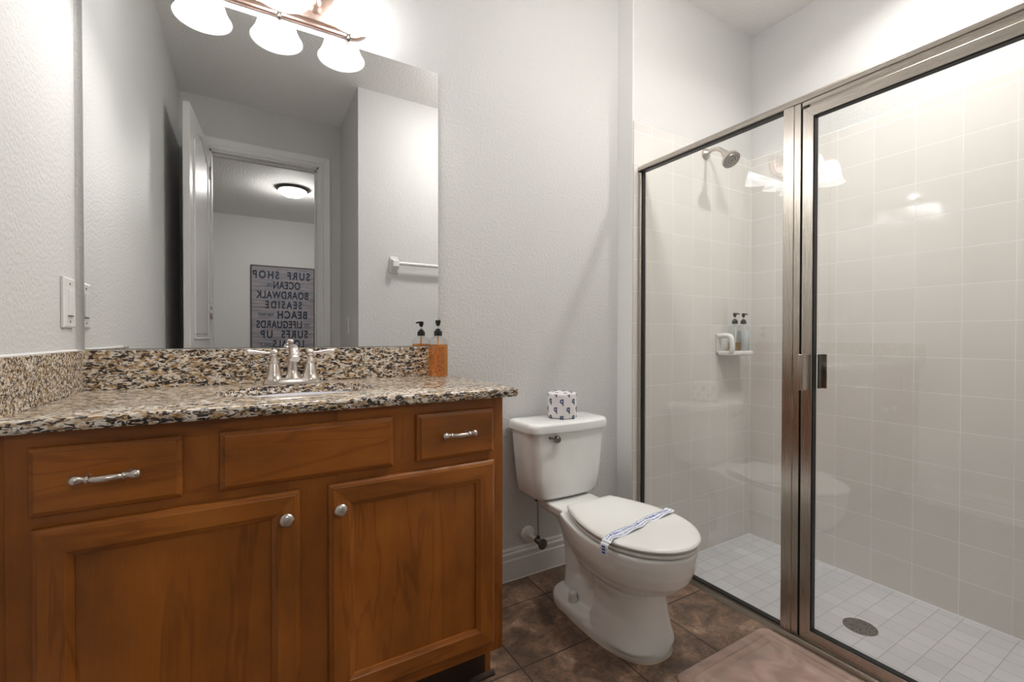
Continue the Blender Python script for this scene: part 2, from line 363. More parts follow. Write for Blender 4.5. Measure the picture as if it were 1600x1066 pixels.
def tube(bm, pts, rad, n=16, cap=True, flat=1.0):
    pts = [Vector(p) for p in pts]
    if not hasattr(rad, '__len__'): rad = [rad]*len(pts)
    rings = []; u = None
    for i, p in enumerate(pts):
        d = (pts[min(i+1, len(pts)-1)]-pts[max(i-1, 0)]).normalized()
        if u is None: u, v = frame_for(d)
        else:
            u = (u-d*u.dot(d)).normalized(); v = d.cross(u)
        rings.append([p+(u*math.cos(2*PI*k/n)+v*math.sin(2*PI*k/n)*flat)*rad[i] for k in range(n)])
    loft(bm, rings, cap, cap)
def lathe(bm, prof, org=(0, 0, 0), axis=(0, 0, 1), n=32, cap=True):
    org = Vector(org); ax = Vector(axis).normalized(); u, v = frame_for(ax)
    rings = [[org+ax*h+(u*math.cos(2*PI*k/n)+v*math.sin(2*PI*k/n))*max(r, 1e-5) for k in range(n)] for r, h in prof]
    loft(bm, rings, cap, cap)
def smoothpath(pts, k=8):
    P = [Vector(p) for p in pts]; out = []
    for i in range(len(P)-1):
        p0, p1, p2, p3 = P[max(i-1, 0)], P[i], P[i+1], P[min(i+2, len(P)-1)]
        for j in range(k):
            t = j/k; out.append(.5*((2*p1)+(p2-p0)*t+(2*p0-5*p1+4*p2-p3)*t*t+(3*p1-p0-3*p2+p3)*t**3))
    out.append(P[-1]); return out
def interp(xs, ys, n):
    t = np.linspace(0, 1, n); s = np.linspace(0, 1, len(xs)); return np.interp(t, s, xs), np.interp(t, s, ys)
def empty(name, loc, label, cat, group=None):
    o = bpy.data.objects.new(name, None); COL.objects.link(o); o.location = loc; o.empty_display_size = .05
    o['label'] = label; o['category'] = cat
    if group: o['group'] = group
    return o
def part(name, bm, mat, parent, smooth=False, bevel=0, seg=2, subs=0, ang=None, label=None):
    """bm is in world coordinates; parent is an object at a known world location"""
    L0 = wloc(parent); bmesh.ops.translate(bm, verts=bm.verts, vec=-L0)
    o = link(name, bm, mat, None, smooth, bevel, seg, subs); o.parent = parent
    if ang: sharp(o, ang)
    if label: o['label'] = label
    return o
def wloc(o):
    v = Vector((0, 0, 0))
    while o is not None: v += o.location; o = o.parent
    return v
def tag(o, label, cat, group=None):
    o['label'] = label; o['category'] = cat
    if group: o['group'] = group
    return o
def struct(name, bm, mat, **k):
    o = link(name, bm, mat, None, **k); o['kind'] = 'structure'; return o
def text_bm(s, size, extr=.0005, sx=1.0, bold=0.0, spacing=1.0):
    c = bpy.data.curves.new('t', 'FONT'); c.body = s; c.size = size; c.extrude = extr; c.align_x = 'CENTER'; c.align_y = 'CENTER'
    c.offset = bold; c.space_character = spacing
    o = bpy.data.objects.new('t', c); COL.objects.link(o)
    bpy.context.view_layer.update()
    dg = bpy.context.evaluated_depsgraph_get(); me = bpy.data.meshes.new_from_object(o.evaluated_get(dg))
    bm = bmesh.new(); bm.from_mesh(me); bpy.data.meshes.remove(me)
    bpy.data.objects.remove(o); bpy.data.curves.remove(c)
    bmesh.ops.scale(bm, vec=(sx, 1, 1), verts=bm.verts); return bm
def egg(cx, yb, yf, wb, wm, n=48, ym=None, pw=2.0):
    """closed outline: back (yb, toward wall) half width wb, max half width wm, front tip yf (more negative)"""
    pts = []
    ym = ym if ym is not None else yb+(yf-yb)*.5
    h = n//2
    for k in range(n):
        a = 2*PI*k/n
        c, s = math.cos(a), math.sin(a)
        if s <= 0:   # front half
            x = cx+wm*abs(c)**(2/pw)*(1 if c > 0 else -1); y = ym+(ym-yf)*(-1)*abs(s)**(2/pw)
        else:
            e = 2.6
            xx = abs(c)**(2/e); yy = abs(s)**(2/e)
            wloc_ = wm+(wb-wm)*yy
            x = cx+wloc_*xx*(1 if c > 0 else -1); y = ym+(yb-ym)*yy
            if yy > .6: pass
        pts.append((x, y))
    return pts

# ------------------------------------------------------------------ room shell
H = 2.753; XR = 1.974; BY = -.103; XS = 2.908; YJ = -1.595; XJ = 1.069; YD = -2.28; T = .1
ZP = -.11
struct('wall_back', B(-T, XR+.12, 0, T, -.12, H+.1), WALL)
struct('wall_left', B(-T, 0, YD-.12, T, -.12, H+.1), WALL)
# furred-out plumbing wall of the shower
struct('wall_shower_back', B(XR, XS+T, BY+.004, T, -.2, H+.1), WALL)
struct('wall_right', B(XS+.004, XS+T, -1.9, BY+.05, -.2, H+.1), WALL)
struct('wall_shower_front', B(XJ, XS+T, YD-.12, YJ, -.2, H+.1), WALL)
struct('ceiling', B(-T, XS+T, YD-.12, T, H, H+.1), CEIL)
struct('floor', B(-T, 1.992, YD-.12, T, -.1, 0), FLOOR)
# door wall with opening x .18-.90, z 2.38
OX0, OX1, OZ = .175, .905, 2.385
bm = bmesh.new(); box(bm, -T, OX0, YD-.12, YD, -.1, H+.05); box(bm, OX1, XJ+.02, YD-.12, YD, -.1, H+.05); box(bm, OX0, OX1, YD-.12, YD, OZ, H+.05)
struct('wall_front', bm, WALL)
# shower pan, curb and tiles
struct('floor_shower', B(2.045, XS+.01, -1.62, BY+.01, ZP-.09, ZP), PAN)
struct('trim_1', B(1.992, 2.045, YJ+.003, BY+.01, ZP-.08, -.001), PAN, bevel=.003)
TT = .008
struct('wall_tile_back', B(XR, XS+.002, BY-.001, BY+.006, ZP, 2.005), TILE_B)
struct('wall_tile_right', B(XS, XS+.006, YJ, BY, ZP, 2.005), TILE_S)
struct('wall_tile_front', B(2.045, XS+.002, YJ, YJ+.006, ZP, 2.005), TILE_B)
def bull(axis):
    bm = bmesh.new(); prof = [(0, 2.005), (0, 2.047), (.002, 2.051), (.005, 2.053)]
    if axis == 'x':
        loft(bm, [[(x, BY-.001+d, z) for d, z in prof]+[(x, BY+.006, 2.053), (x, BY+.006, 2.005)] for x in (XR, XS)])
    else:
        loft(bm, [[(XS+d, y, z) for d, z in prof]+[(XS+.006, y, 2.053), (XS+.006, y, 2.005)] for y in (YJ, BY)])
    return bm
struct('trim_2', bull('x'), BULL_B); struct('trim_3', bull('y'), BULL_S)
bm = bmesh.new(); tube(bm, [(2.0, BY-.001, ZP+.001), (XS, BY-.001, ZP+.001)], .003, 6); tube(bm, [(XS, YJ, ZP+.001), (XS, BY-.001, ZP+.001)], .003, 6)
tube(bm, [(XS-.001, BY-.002, ZP), (XS-.001, BY-.002, 2.0)], .0016, 6)
struct('trim_4', bm, CAULK)
# baseboards
def bb_prof(z1=.133, t=.015):
    return [(0, 0), (t, 0), (t, .085), (t-.003, .09), (t-.003, .1), (t-.001, .103), (t-.001, .112), (t-.006, .118), (t-.006, .126), (t-.009, z1), (0, z1)]
bm = bmesh.new(); loft(bm, [[(x, -d, z) for d, z in bb_prof()] for x in (1.04, XR)])
struct('baseboard_back', bm, TRIM)
bm = bmesh.new(); loft(bm, [[(XR-d, y, z) for d, z in bb_prof()] for y in (BY+.004, -.001)])
struct('baseboard_return', bm, TRIM)
bm = bmesh.new(); loft(bm, [[(d, y, z) for d, z in bb_prof()] for y in (-1.4, -.56)]); loft(bm, [[(x, YJ+d, z) for d, z in bb_prof()] for x in (XJ, 1.985)])
loft(bm, [[(XJ-d, y, z) for d, z in bb_prof()] for y in (YD, YJ)])
struct('baseboard_front', bm, TRIM)
bm = bmesh.new(); tube(bm, [(1.04, -.0155, .001), (XR, -.0155, .001)], .0022, 6); struct('trim_5', bm, CAULK)

struct('lit_return_strip', B(XR-.003, XR+.001, BY+.0045, -.0005, .134, H), RETURN_LIT)  # added thin board; vanity light on the return is put into its white colour
# door casing + jamb
bm = bmesh.new()
def casing(bm, y, s):
    cw = .085
    prof = [(0, 0), (0, .010), (.012, .016), (.03, .016), (.034, .012), (.06, .015), (.078, .018), (cw, .016), (cw, 0)]
    pts = []
    for (px, pz, sx, sz) in [(OX0, 0, -1, 0), (OX0, OZ, -1, 1), (OX1, OZ, 1, 1), (OX1, 0, 1, 0)]:
        pts.append([(px+sx*d, y+s*t, pz+sz*d) for d, t in prof])
    loft(bm, pts)
casing(bm, YD, 1); casing(bm, YD-.12, -1)
box(bm, OX0-.004, OX0+.014, YD-.122, YD+.002, 0, OZ); box(bm, OX1-.014, OX1+.004, YD-.122, YD+.002, 0, OZ); box(bm, OX0, OX1, YD-.122, YD+.002, OZ-.014, OZ+.004)
box(bm, OX0, OX1, YD-.06, YD-.045, OZ-.026, OZ); box(bm, OX1-.026, OX1, YD-.06, YD-.045, 0, OZ)
struct('trim_6', bm, TRIM)

# bedroom beyond the door
HB = -5.87
struct('wall_bedroom_back', B(-1.6, 2.8, HB-.1, HB, -.1, H+.1), HALLW)
struct('wall_bedroom_left', B(-1.7, -1.6, HB-.1, YD-.1, -.1, H+.1), HALLW)
struct('wall_bedroom_right', B(2.7, 2.8, HB, YD-.12, -.1, H+.1), HALLW)
struct('wall_bedroom_front', B(-1.6, -.1, YD-.12, YD-.02, -.1, H+.1), HALLW)
struct('ceiling_bedroom', B(-1.7, 2.8, HB-.1, YD-.121, H, H+.1), CEIL)
struct('floor_bedroom', B(-1.7, 2.8, HB-.1, YD-.121, -.1, 0), CARPET)

# door leaf (open, arched plank panels)
def door():
    hx, hy = OX0+.004, YD+.03; ang = math.radians(94.6); LW = .70; TH = .035; Z0, Z1 = .01, OZ-.015+.045
    root = bpy.data.objects.new('door_1', None); COL.objects.link(root); root.location = (hx, hy, 0); root['kind'] = 'structure'
    root.rotation_euler = (0, 0, ang)
    Z1 = 2.43-.045
    def lp(name, bm, mat, **k):
        o = link(name, bm, mat, None, **k); o.parent = root; return o
    bm = B(0, LW, -.0, TH, Z0, Z1)
    lp('leaf', bm, DOORP, bevel=.002)
    # local frame: x along leaf, -y face points to +X world after rotation of ~90deg -> local -y => world +x
    for side in (-1, 1):
        yb = 0 if side == -1 else TH
        bm = bmesh.new()
        x0, x1 = .11, LW-.11
        def arch(t, z1): return z1-.10+(.10)*math.sin(PI*t)**.8 if 0 < t < 1 else z1-.10
        for (z0, z1, ar) in [(1.02, 2.31, True), (.2, .86, False)]:
            # moulding frame
            path = [(x0, z0), (x0, z1-(.10 if ar else 0))]
            if ar: path += [(x0+(x1-x0)*t, z1-.10+.10*math.sin(PI*t)) for t in np.linspace(.08, .92, 12)]
            path += [(x1, z1-(.10 if ar else 0)), (x1, z0)]
            pl = [Vector((p[0], yb+side*.002, p[1])) for p in path]+[Vector((x0, yb+side*.002, z0))]
            for a, b in zip(pl, pl[1:]): tube(bm, [a, b], .007, 8)
            npk = 7; xx = np.linspace(x0+.03, x1-.03, npk+1)
            for i in range(npk):
                c = (xx[i]+xx[i+1])/2; t = (c-x0)/(x1-x0); zt = (z1-.10+.10*math.sin(PI*t) if ar else z1)-.03
                box(bm, xx[i]+.002, xx[i+1]-.002, min(yb, yb+side*.004), max(yb, yb+side*.004), z0+.03, zt)
        lp('panel', bm, DOORP, bevel=.0015)
    # lever
    for side in (-1, 1):
        yb = 0 if side == -1 else TH
        bm = bmesh.new(); lathe(bm, [(.03, 0), (.03, .006), (.012, .012), (.011, .045)], (LW-.065, yb, .93), (0, side, 0), 24)
        lathe(bm, [(.008, .04), (.026, .048), (.03, .062), (.022, .075), (.001, .078)], (LW-.065, yb, .93), (0, side, 0), 24)
        lp('door_knob', bm, NICK, smooth=True)
    for z in (.2, 1.2, 2.2):
        bm = bmesh.new(); lathe(bm, [(.007, -.045), (.007, .045)], (0, -.004, z), (0, 0, 1), 10); lp('hinge', bm, NICK, smooth=True)
    return root
door()

# ------------------------------------------------------------------ vanity cabinet
def vanity():
    X0, X1 = .004, 1.037; YF = -.512; YD_ = -.531; ZB = .1285; ZT = .8600
    r = empty('vanity_cabinet', (0.52, -.27, 0), 'warm brown stained wooden bathroom vanity cabinet under the granite countertop', 'cabinet')
    bm = bmesh.new()
    # carcass: side panels with toe notch, floor, back, face frame
    for xa, xb in ((X0, X0+.018), (X1-.018, X1)):
        loft(bm, [[(x, -.004, 0), (x, -.437, 0), (x, -.437, ZB), (x, YF+.018, ZB), (x, YF+.018, ZT), (x, -.004, ZT)] for x in (xa, xb)])
    box(bm, X0, X1, -.010, -.004, .1, ZT); box(bm, X0+.018, X1-.018, YF+.02, -.01, ZB, ZB+.015)
    part('carcass', bm, WOOD_V, r)
    # face frame
    bm = bmesh.new()
    st = [(X0+.023, .085), (.480, .585), (.985, X1)]
    for a, b in st:
        part('face_stile', B(a, b, YF, YF+.019, ZB, ZT), WOOD_V, r)
    part('filler_strip', B(X0, X0+.0215, YF+.004, YF+.019, ZB, ZT), WOOD_V, r)
    bm.free()
    for a, b in ((.085, .480), (.585, .985)):
        for za, zb in ((ZB, .175), (.66, .72), (.825, ZT)): part('face_rail', B(a, b, YF, YF+.019, za, zb), WOOD_H, r)
    for a, b in ((.27, .37), (.70, .79)):
        part('face_divider', B(a, b, YF+.0004, YF+.0186, .72, .825), WOOD_V, r)
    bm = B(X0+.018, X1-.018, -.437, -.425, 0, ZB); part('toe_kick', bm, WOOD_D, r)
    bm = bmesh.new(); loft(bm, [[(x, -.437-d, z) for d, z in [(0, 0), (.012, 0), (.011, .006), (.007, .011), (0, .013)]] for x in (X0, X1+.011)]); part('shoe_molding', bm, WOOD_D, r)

    def slab_front(name, x0, x1, z0, z1, mat):
        bm = bmesh.new(); e = .010
        loft(bm, [[(x0+o, y, z0+o), (x1-o, y, z0+o), (x1-o, y, z1-o), (x0+o, y, z1-o)] for o, y in
                  [(0, YF-.0005), (0, YD_+.009), (.002, YD_+.007), (.007, YD_+.004), (.009, YD_+.003), (.0095, YD_), (.03, YD_)]])
        return part(name, bm, mat, r, bevel=.001)
    d1 = slab_front('drawer', .0592, .2846, .7072, .8317, WOOD_H)
    slab_front('false_front', .3470, .7158, .7072, .8317, WOOD_H)
    d2 = slab_front('drawer', .7761, 1.002, .7072, .8317, WOOD_H)

    def shaker(x0, x1, z0, z1):
        fw_ = .058
        bm = bmesh.new()
        # outer moulded frame ring + recessed panel as one lofted surface
        seq = [(0, YF-.0005), (0, YD_+.008), (.002, YD_+.006), (.006, YD_+.003), (.009, YD_+.0025), (.0095, YD_), (fw_-.012, YD_), (fw_-.010, YD_+.0015), (fw_-.004, YD_+.0045), (fw_, YD_+.006), (fw_, YD_+.011)]
        loft(bm, [[(x0+o, y, z0+o), (x1-o, y, z0+o), (x1-o, y, z1-o), (x0+o, y, z1-o)] for o, y in seq], cap0=True, cap1=False)
        o = part('door', bm, WOOD_V, r, bevel=.0008)
        # rails: grain runs along
        o.data.materials.append(WOOD_H)
        for p in o.data.polygons:
            c = p.center+wloc(o); 
            if x0+fw_*.9 < c.x < x1-fw_*.9 and (c.z < z0+fw_*1.01 or c.z > z1-fw_*1.01): p.material_index = 1
        bm = B(x0+fw_-.004, x1-fw_+.004, YD_+.0108, YD_+.016, z0+fw_-.004, z1-fw_+.004)
        part('center_panel', bm, WOOD_V, o)
        return o
    D1 = shaker(.0624, .5012, .1610, .6845); D2 = shaker(.5616, 1.0039, .1610, .6845)
    def knob(o, x, z, lab=None):
        bm = bmesh.new(); lathe(bm, [(.006, 0), (.0055, .012), (.009, .015), (.0145, .019), (.0155, .022), (.0145, .026), (.009, .029), (.001, .030)], (x, YD_, z), (0, -1, 0), 28)
        part('knob', bm, NICK, o, ang=50)
    def pull(o, x, z, L, s=1):
        bm = bmesh.new()
        ps = smoothpath([(x-L, YD_-.024, z+.0), (x-L*.6, YD_-.023, z+.0005), (x-L*.3, YD_-.029, z), (x, YD_-.032, z), (x+L*.3, YD_-.029, z), (x+L*.6, YD_-.023, z), (x+L, YD_-.024, z)], 6)
        n = len(ps); rad = []
        for i in range(n):
            t = abs(2*i/(n-1)-1)   # 1 at ends
            rr = .0050+.0012*(1-t) if t < .5 else .0042+.0052*math.exp(-((t-.84)/.13)**2)
            if t > .95: rr *= math.sqrt(max(.04, 1-((t-.95)/.05)**2))
            rad.append(rr)
        tube(bm, ps, rad, 14, flat=1.0)
        for sx in (-1, 1):
            lathe(bm, [(.0062, 0), (.004, .006), (.004, .016), (.0055, .024)], (x+sx*L*.58, YD_, z), (0, -1, 0), 16)
            lathe(bm, [(.0068, -.0022), (.0075, 0), (.0068, .0022)], (x+sx*L*.50, YD_-.0245, z), (1, 0, 0), 16)
        part('pull_handle', bm, NICK, o, ang=60)
    return r, D1, D2, d1, d2, knob, pull
VC, D1, D2, d1, d2, knob, pull = vanity()
knob(D1, .4722, .6300); knob(D2, .5850, .6300)
pull(d1, .1720, .7725, .052); pull(d2, .885, .7735, .050)

# ------------------------------------------------------------------ countertop
ZC = .8858; ZS = .9942; SCX, SCY, SA, SB = .530, -.268, .208, .143
def ring_slab(bm, x0, x1, y0, y1, z0, z1, cx, cy, a, b, n=96):
    ang = [2*PI*k/n for k in range(n)]
    for (X, Y) in ((x0, y0), (x1, y0), (x1, y1), (x0, y1)):
        t = math.atan2(Y-cy, X-cx) % (2*PI); i = min(range(n), key=lambda k: abs(ang[k]-t)); ang[i] = t
    def rp(t):
        c, s = math.cos(t), math.sin(t); ks = []
        if c > 1e-9: ks.append((x1-cx)/c)
        if c < -1e-9: ks.append((x0-cx)/c)
        if s > 1e-9: ks.append((y1-cy)/s)
        if s < -1e-9: ks.append((y0-cy)/s)
        k = min(ks); return cx+c*k, cy+s*k
    def ep(t):
        c, s = math.cos(t), math.sin(t); k = 1/math.sqrt((c/a)**2+(s/b)**2); return cx+c*k, cy+s*k
    e = .003
    def off(p, d):
        x, y = p; return (x-d if abs(x-x1) < 1e-6 else x, y+d if abs(y-y0) < 1e-6 else y)
    rings = []
    O_ = [rp(t) for t in ang]; I = [ep(t) for t in ang]
    def off2(pts, d): return [off(p, d) for p in pts]
    seq = [(I, z0), (off2(O_, .004), z0), (off2(O_, .001), z0+.003), (O_, z0+.006), (O_, z1-.006), (off2(O_, .001), z1-.0025), (off2(O_, .004), z1), (I, z1), (I, z0)]
    loft(bm, [[(p[0], p[1], z) for p in P] for P, z in seq], cap0=False, cap1=False)
    bmesh.ops.remove_doubles(bm, verts=bm.verts, dist=1e-6)
ct = empty('countertop', (.53, -.27, ZC-.0247), 'speckled tan and black granite countertop with splashes on the wooden vanity', 'countertop')
bm = bmesh.new(); ring_slab(bm, .001, 1.072, -.5398, -.001, ZC-.0247, ZC, SCX, SCY, SA, SB)
part('worktop', bm, GRANITE, ct, ang=40)
part('backsplash', B(.001, 1.056, -.020, -.001, ZC+.0002, ZS), GRANITE, ct, bevel=.0015)
part('side_splash', B(.001, .020, -.5398, -.0205, ZC+.0002, ZS), GRANITE, ct, bevel=.0015)
bm = bmesh.new(); tube(bm, [(.001, -.5398, ZS+.0005), (.001, -.001, ZS+.0005)], .0035, 8); tube(bm, [(.001, -.001, ZS+.0003), (1.056, -.001, ZS+.0003)], .0025, 8); part('caulk_line', bm, CAULK, ct)

# sink
sk = empty('sink', (SCX, SCY, .70), 'white oval undermount sink basin set into the granite counter', 'sink')
bm = bmesh.new(); rings = []
for s, z in [(1.10, ZC-.0252), (1.10, ZC-.034), (1.02, ZC-.034), (1.03, .80), (.95, .755), (.72, .72), (.4, .708), (.12, .705), (.12, .712), (.4, .716), (.70, .728), (.90, .762), (.985, .81), (.99, ZC-.0252)]:
    rings.append([(SCX+SA*s*math.cos(2*PI*k/64), SCY+SB*s*math.sin(2*PI*k/64), z) for k in range(64)])
loft(bm, rings, False, False)
R0 = rings[0]; R1 = rings[-1]
a = [bm.verts.new(p) for p in R0]; b = [bm.verts.new(p) for p in R1]
for i in range(64): j = (i+1) % 64; bm.faces.new([a[i], a[j], b[j], b[i]])
bmesh.ops.remove_doubles(bm, verts=bm.verts, dist=1e-6)
part('basin', bm, SINKM, sk, ang=45)
bm = bmesh.new(); lathe(bm, [(.026, .700), (.026, .714), (.022, .717), (.018, .714), (.016, .72), (.001, .722)], (SCX, SCY, 0), (0, 0, 1), 32); part('sink_drain', bm, NICK, sk, ang=40)

# faucet
fx, fy = .522, -.088
fa = empty('faucet', (fx, fy, ZC), 'brushed nickel two handle faucet behind the sink', 'faucet')
bm = bmesh.new(); rings = []
def oval(s, z, a=.083, b=.027, n=48, p=2.6):
    out = []
    for k in range(n):
        c, q = math.cos(2*PI*k/n), math.sin(2*PI*k/n)
        out.append((fx+(a*abs(c)**(2/p)*(1 if c > 0 else -1))*s, fy+(b*abs(q)**(2/p)*(1 if q > 0 else -1))*s, z))
    return out
loft(bm, [oval(1.0, ZC+.0002), oval(1.0, ZC+.005), oval(.97, ZC+.008), oval(.95, ZC+.0145), oval(.86, ZC+.018)])
part('base_plate', bm, NICK, fa, ang=40)
for sx in (-1, 1):
    hx = fx+sx*.0508
    bm = bmesh.new(); lathe(bm, [(.0255, .010), (.0250, .018), (.0215, .022), (.0195, .035), (.0155, .055), (.0135, .063), (.0155, .066), (.0155, .069), (.012, .071), (.010, .078), (.0075, .084), (.0075, .086)], (hx, fy, ZC), (0, 0, 1), 32)
    h = part('handle', bm, NICK, fa, ang=40)
    bm = bmesh.new(); lathe(bm, [(.001, .084), (.007, .085), (.0105, .090), (.0118, .0965), (.0105, .103), (.007, .107), (.001, .109)], (hx, fy, ZC), (0, 0, 1), 24)
    ps = smoothpath([(hx+sx*.006, fy, ZC+.096), (hx+sx*.024, fy-.002, ZC+.097), (hx+sx*.045, fy-.004, ZC+.099), (hx+sx*.066, fy-.006, ZC+.101), (hx+sx*.074, fy-.007, ZC+.1015)], 6)
    n = len(ps); tube(bm, ps, [float(np.interp(i/(n-1), [0, .25, .6, .88, 1], [.004, .005, .0085, .0075, .003])) for i in range(n)], 16, flat=.9)
    part('lever', bm, NICK, h, ang=60)
bm = bmesh.new()
lathe(bm, [(.026, .010), (.024, .018), (.018, .028), (.015, .04)], (fx, fy, ZC), (0, 0, 1), 32)
ps = smoothpath([(fx, fy, ZC+.015), (fx, fy+.001, ZC+.045), (fx, fy+.001, ZC+.074), (fx, fy-.012, ZC+.102), (fx, fy-.042, ZC+.113), (fx, fy-.074, ZC+.102), (fx, fy-.092, ZC+.080)], 8)
n = len(ps); tube(bm, ps, [float(np.interp(i/(n-1), [0, .15, .45, .7, .93, 1], [.021, .015, .0115, .0112, .0115, .0135])) for i in range(n)], 24)
part('spout', bm, NICK, fa, ang=60)
bm = bmesh.new(); lathe(bm, [(.0025, .01), (.0025, .125), (.006, .127), (.0065, .132), (.004, .137), (.001, .138)], (fx, fy+.030, ZC), (0, 0, 1), 16); part('lift_rod', bm, NICK, fa, smooth=True)

# ------------------------------------------------------------------ pump bottles
def bottle(x, y, z, rot, liq, fill, label, name='soap_dispenser', rad=.0335, hb=.146, tube_white=True):
    r = empty(name, (x, y, z), label, 'soap dispenser')
    bm = bmesh.new(); lathe(bm, [(rad*.9, .0), (rad, .003), (rad, hb-.030), (rad*.97, hb-.018), (rad*.8, hb-.006), (rad*.5, hb), (.0125, hb+.003), (.0125, hb+.010)], (x, y, z), (0, 0, 1), 40)
    b = part('bottle_body', bm, BOTG, r, ang=50)
    k = rad-.0022
    bm = bmesh.new(); lathe(bm, [(k*.9, .003), (k, .006), (k, fill), (.001, fill+.0002)], (x, y, z), (0, 0, 1), 40)
    part('liquid', bm, liq, r, ang=50)
    bm = bmesh.new(); lathe(bm, [(.0145, hb+.004), (.0150, hb+.006), (.0150, hb+.019), (.0135, hb+.022), (.0095, hb+.023), (.0095, hb+.028), (.006, hb+.029)], (x, y, z), (0, 0, 1), 28)
    c = part('cap', bm, BLACKP, r, ang=40)
    bm = bmesh.new(); lathe(bm, [(.0038, hb+.028), (.0038, hb+.044)], (x, y, z), (0, 0, 1), 16); part('pump_stem', bm, WPLAS, r, smooth=True)
    bm = bmesh.new(); lathe(bm, [(.0055, hb+.040), (.0075, hb+.046), (.0095, hb+.052), (.0095, hb+.060), (.007, hb+.062)], (x, y, z), (0, 0, 1), 20)
    dx, dy = math.cos(rot), math.sin(rot)
    tube(bm, [(x-dx*.006, y-dy*.006, z+hb+.058), (x+dx*.012, y+dy*.012, z+hb+.0585), (x+dx*.026, y+dy*.026, z+hb+.056)], [.0048, .0042, .003], 12)
    part('pump_head', bm, BLACKP, r, ang=50)
    # dip tube
    bm = bmesh.new(); tube(bm, smoothpath([(x, y, z+hb), (x-.002, y-.006, z+hb-.04), (x-.012, y-.012, z+.07), (x-.010, y-.012, z+.03), (x+.002, y-.008, z+.008)], 6), .0028, 10)
    part('dip_tube', bm, WPLAS if tube_white else TUBE, r, smooth=True)
    return r
bottle(1.000, -.098, ZC+.0004, math.radians(240), AMBER, .118, 'clear pump bottle of amber soap standing on the granite counter', rad=.0365, tube_white=False)

# ------------------------------------------------------------------ mirror
mr_ = empty('wall_mirror', (.53, -.003, ZS), 'large frameless wall mirror above the granite backsplash', 'mirror')
part('glass_backing', B(.019, 1.0358, -.0045, -.0012, ZS+.0035, 2.0427), GREYP, mr_)
part('mirror_glass', B(.019, 1.0358, -.0062, -.0046, ZS+.0035, 2.0427), MIRR, mr_)
for x in (.22, .55, .88):
    part('mirror_clip', B(x-.008, x+.008, -.0085, -.0063, 2.030, 2.0465), WPLAS, mr_, bevel=.001) if False else None

# ------------------------------------------------------------------ vanity light
vl = empty('vanity_light', (.495, -.02, 2.15), 'three shade brushed metal vanity light bar glowing above the mirror', 'light fixture')
def stadium(x0, x1, z0, z1, y, o=0, n=20):
    r_ = (z1-z0)/2-o; zc = (z0+z1)/2; xa = x0+(z1-z0)/2; xb = x1-(z1-z0)/2; pts = []
    for k in range(n+1):
        a = -PI/2+PI*k/n; pts.append((xb+r_*math.cos(a), y, zc+r_*math.sin(a)))
    for k in range(n+1):
        a = PI/2+PI*k/n; pts.append((xa+r_*math.cos(a), y, zc+r_*math.sin(a)))
    return pts
bm = bmesh.new(); a_ = (.206, .780, 2.066, 2.206)
loft(bm, [stadium(*a_, -.0008, 0), stadium(*a_, -.008, 0), stadium(*a_, -.012, .004), stadium(*a_, -.013, .010), stadium(*a_, -.020, .013), stadium(*a_, -.024, .019), stadium(*a_, -.026, .04)])
part('back_plate', bm, BRONZE, vl, ang=35)
SH = [.281, .493, .705]; SY = -.128; SZ = 2.058
for x in (.387, .599):
    bm = bmesh.new(); lathe(bm, [(.026, .022), (.024, .028), (.014, .034), (.011, .045), (.016, .052), (.012, .060), (.001, .064)], (x, 0, 2.125), (0, -1, 0), 24); part('boss', bm, BRONZE, vl, ang=50)
for x in SH:
    bm = bmesh.new()
    ps = smoothpath([(x, -.022, 2.135), (x, -.06, 2.12), (x, -.095, 2.165), (x, -.115, 2.235), (x, SY, 2.25), (x, SY, 2.225)], 6); tube(bm, ps, .006, 12)
    lathe(bm, [(.022, .022), (.02, .03), (.010, .036)], (x, 0, 2.135), (0, -1, 0), 20)
    arm = part('arm', bm, BRONZE, vl, ang=50)
    bm = bmesh.new(); lathe(bm, [(.008, .190), (.020, .186), (.030, .168), (.032, .150), (.030, .146)], (x, SY, SZ), (0, 0, 1), 28); part('socket_cup', bm, BRONZE, arm, ang=50)
    bm = bmesh.new(); tube(bm, [(x, -.016, 2.075), (x, -.018, 2.060), (x, -.0185, 2.054), (x, -.0185, 2.050)], [.006, .008, .006, .002], 12); part('finial', bm, DARKM, vl, smooth=True)
    # bell shade with thickness
    out = [(.081, 0), (.0795, .004), (.074, .014), (.066, .030), (.060, .050), (.056, .075), (.052, .100), (.046, .122), (.036, .138), (.026, .146)]
    inn = [(r-.003, z) for r, z in reversed(out)]; inn[-1] = (.0775, .0005)
    bm = bmesh.new(); lathe(bm, out+inn, (x, SY, SZ), (0, 0, 1), 48, cap=False)
    s = part('lamp_shade', bm, SHADE, vl, smooth=True)
    bm = bmesh.new(); tube(bm, [(x+.0795*math.cos(2*PI*k/48), SY+.0795*math.sin(2*PI*k/48), SZ+.0005) for k in range(49)], .0022, 8, cap=False); part('rim', bm, SHADERIM, s, smooth=True)
    bm = bmesh.new(); lathe(bm, [(.012, .130), (.013, .100), (.022, .080), (.030, .058), (.031, .044), (.023, .027), (.011, .019), (.001, .018)], (x, SY, SZ), (0, 0, 1), 24)
    part('light_bulb', bm, BULB, vl, smooth=True)

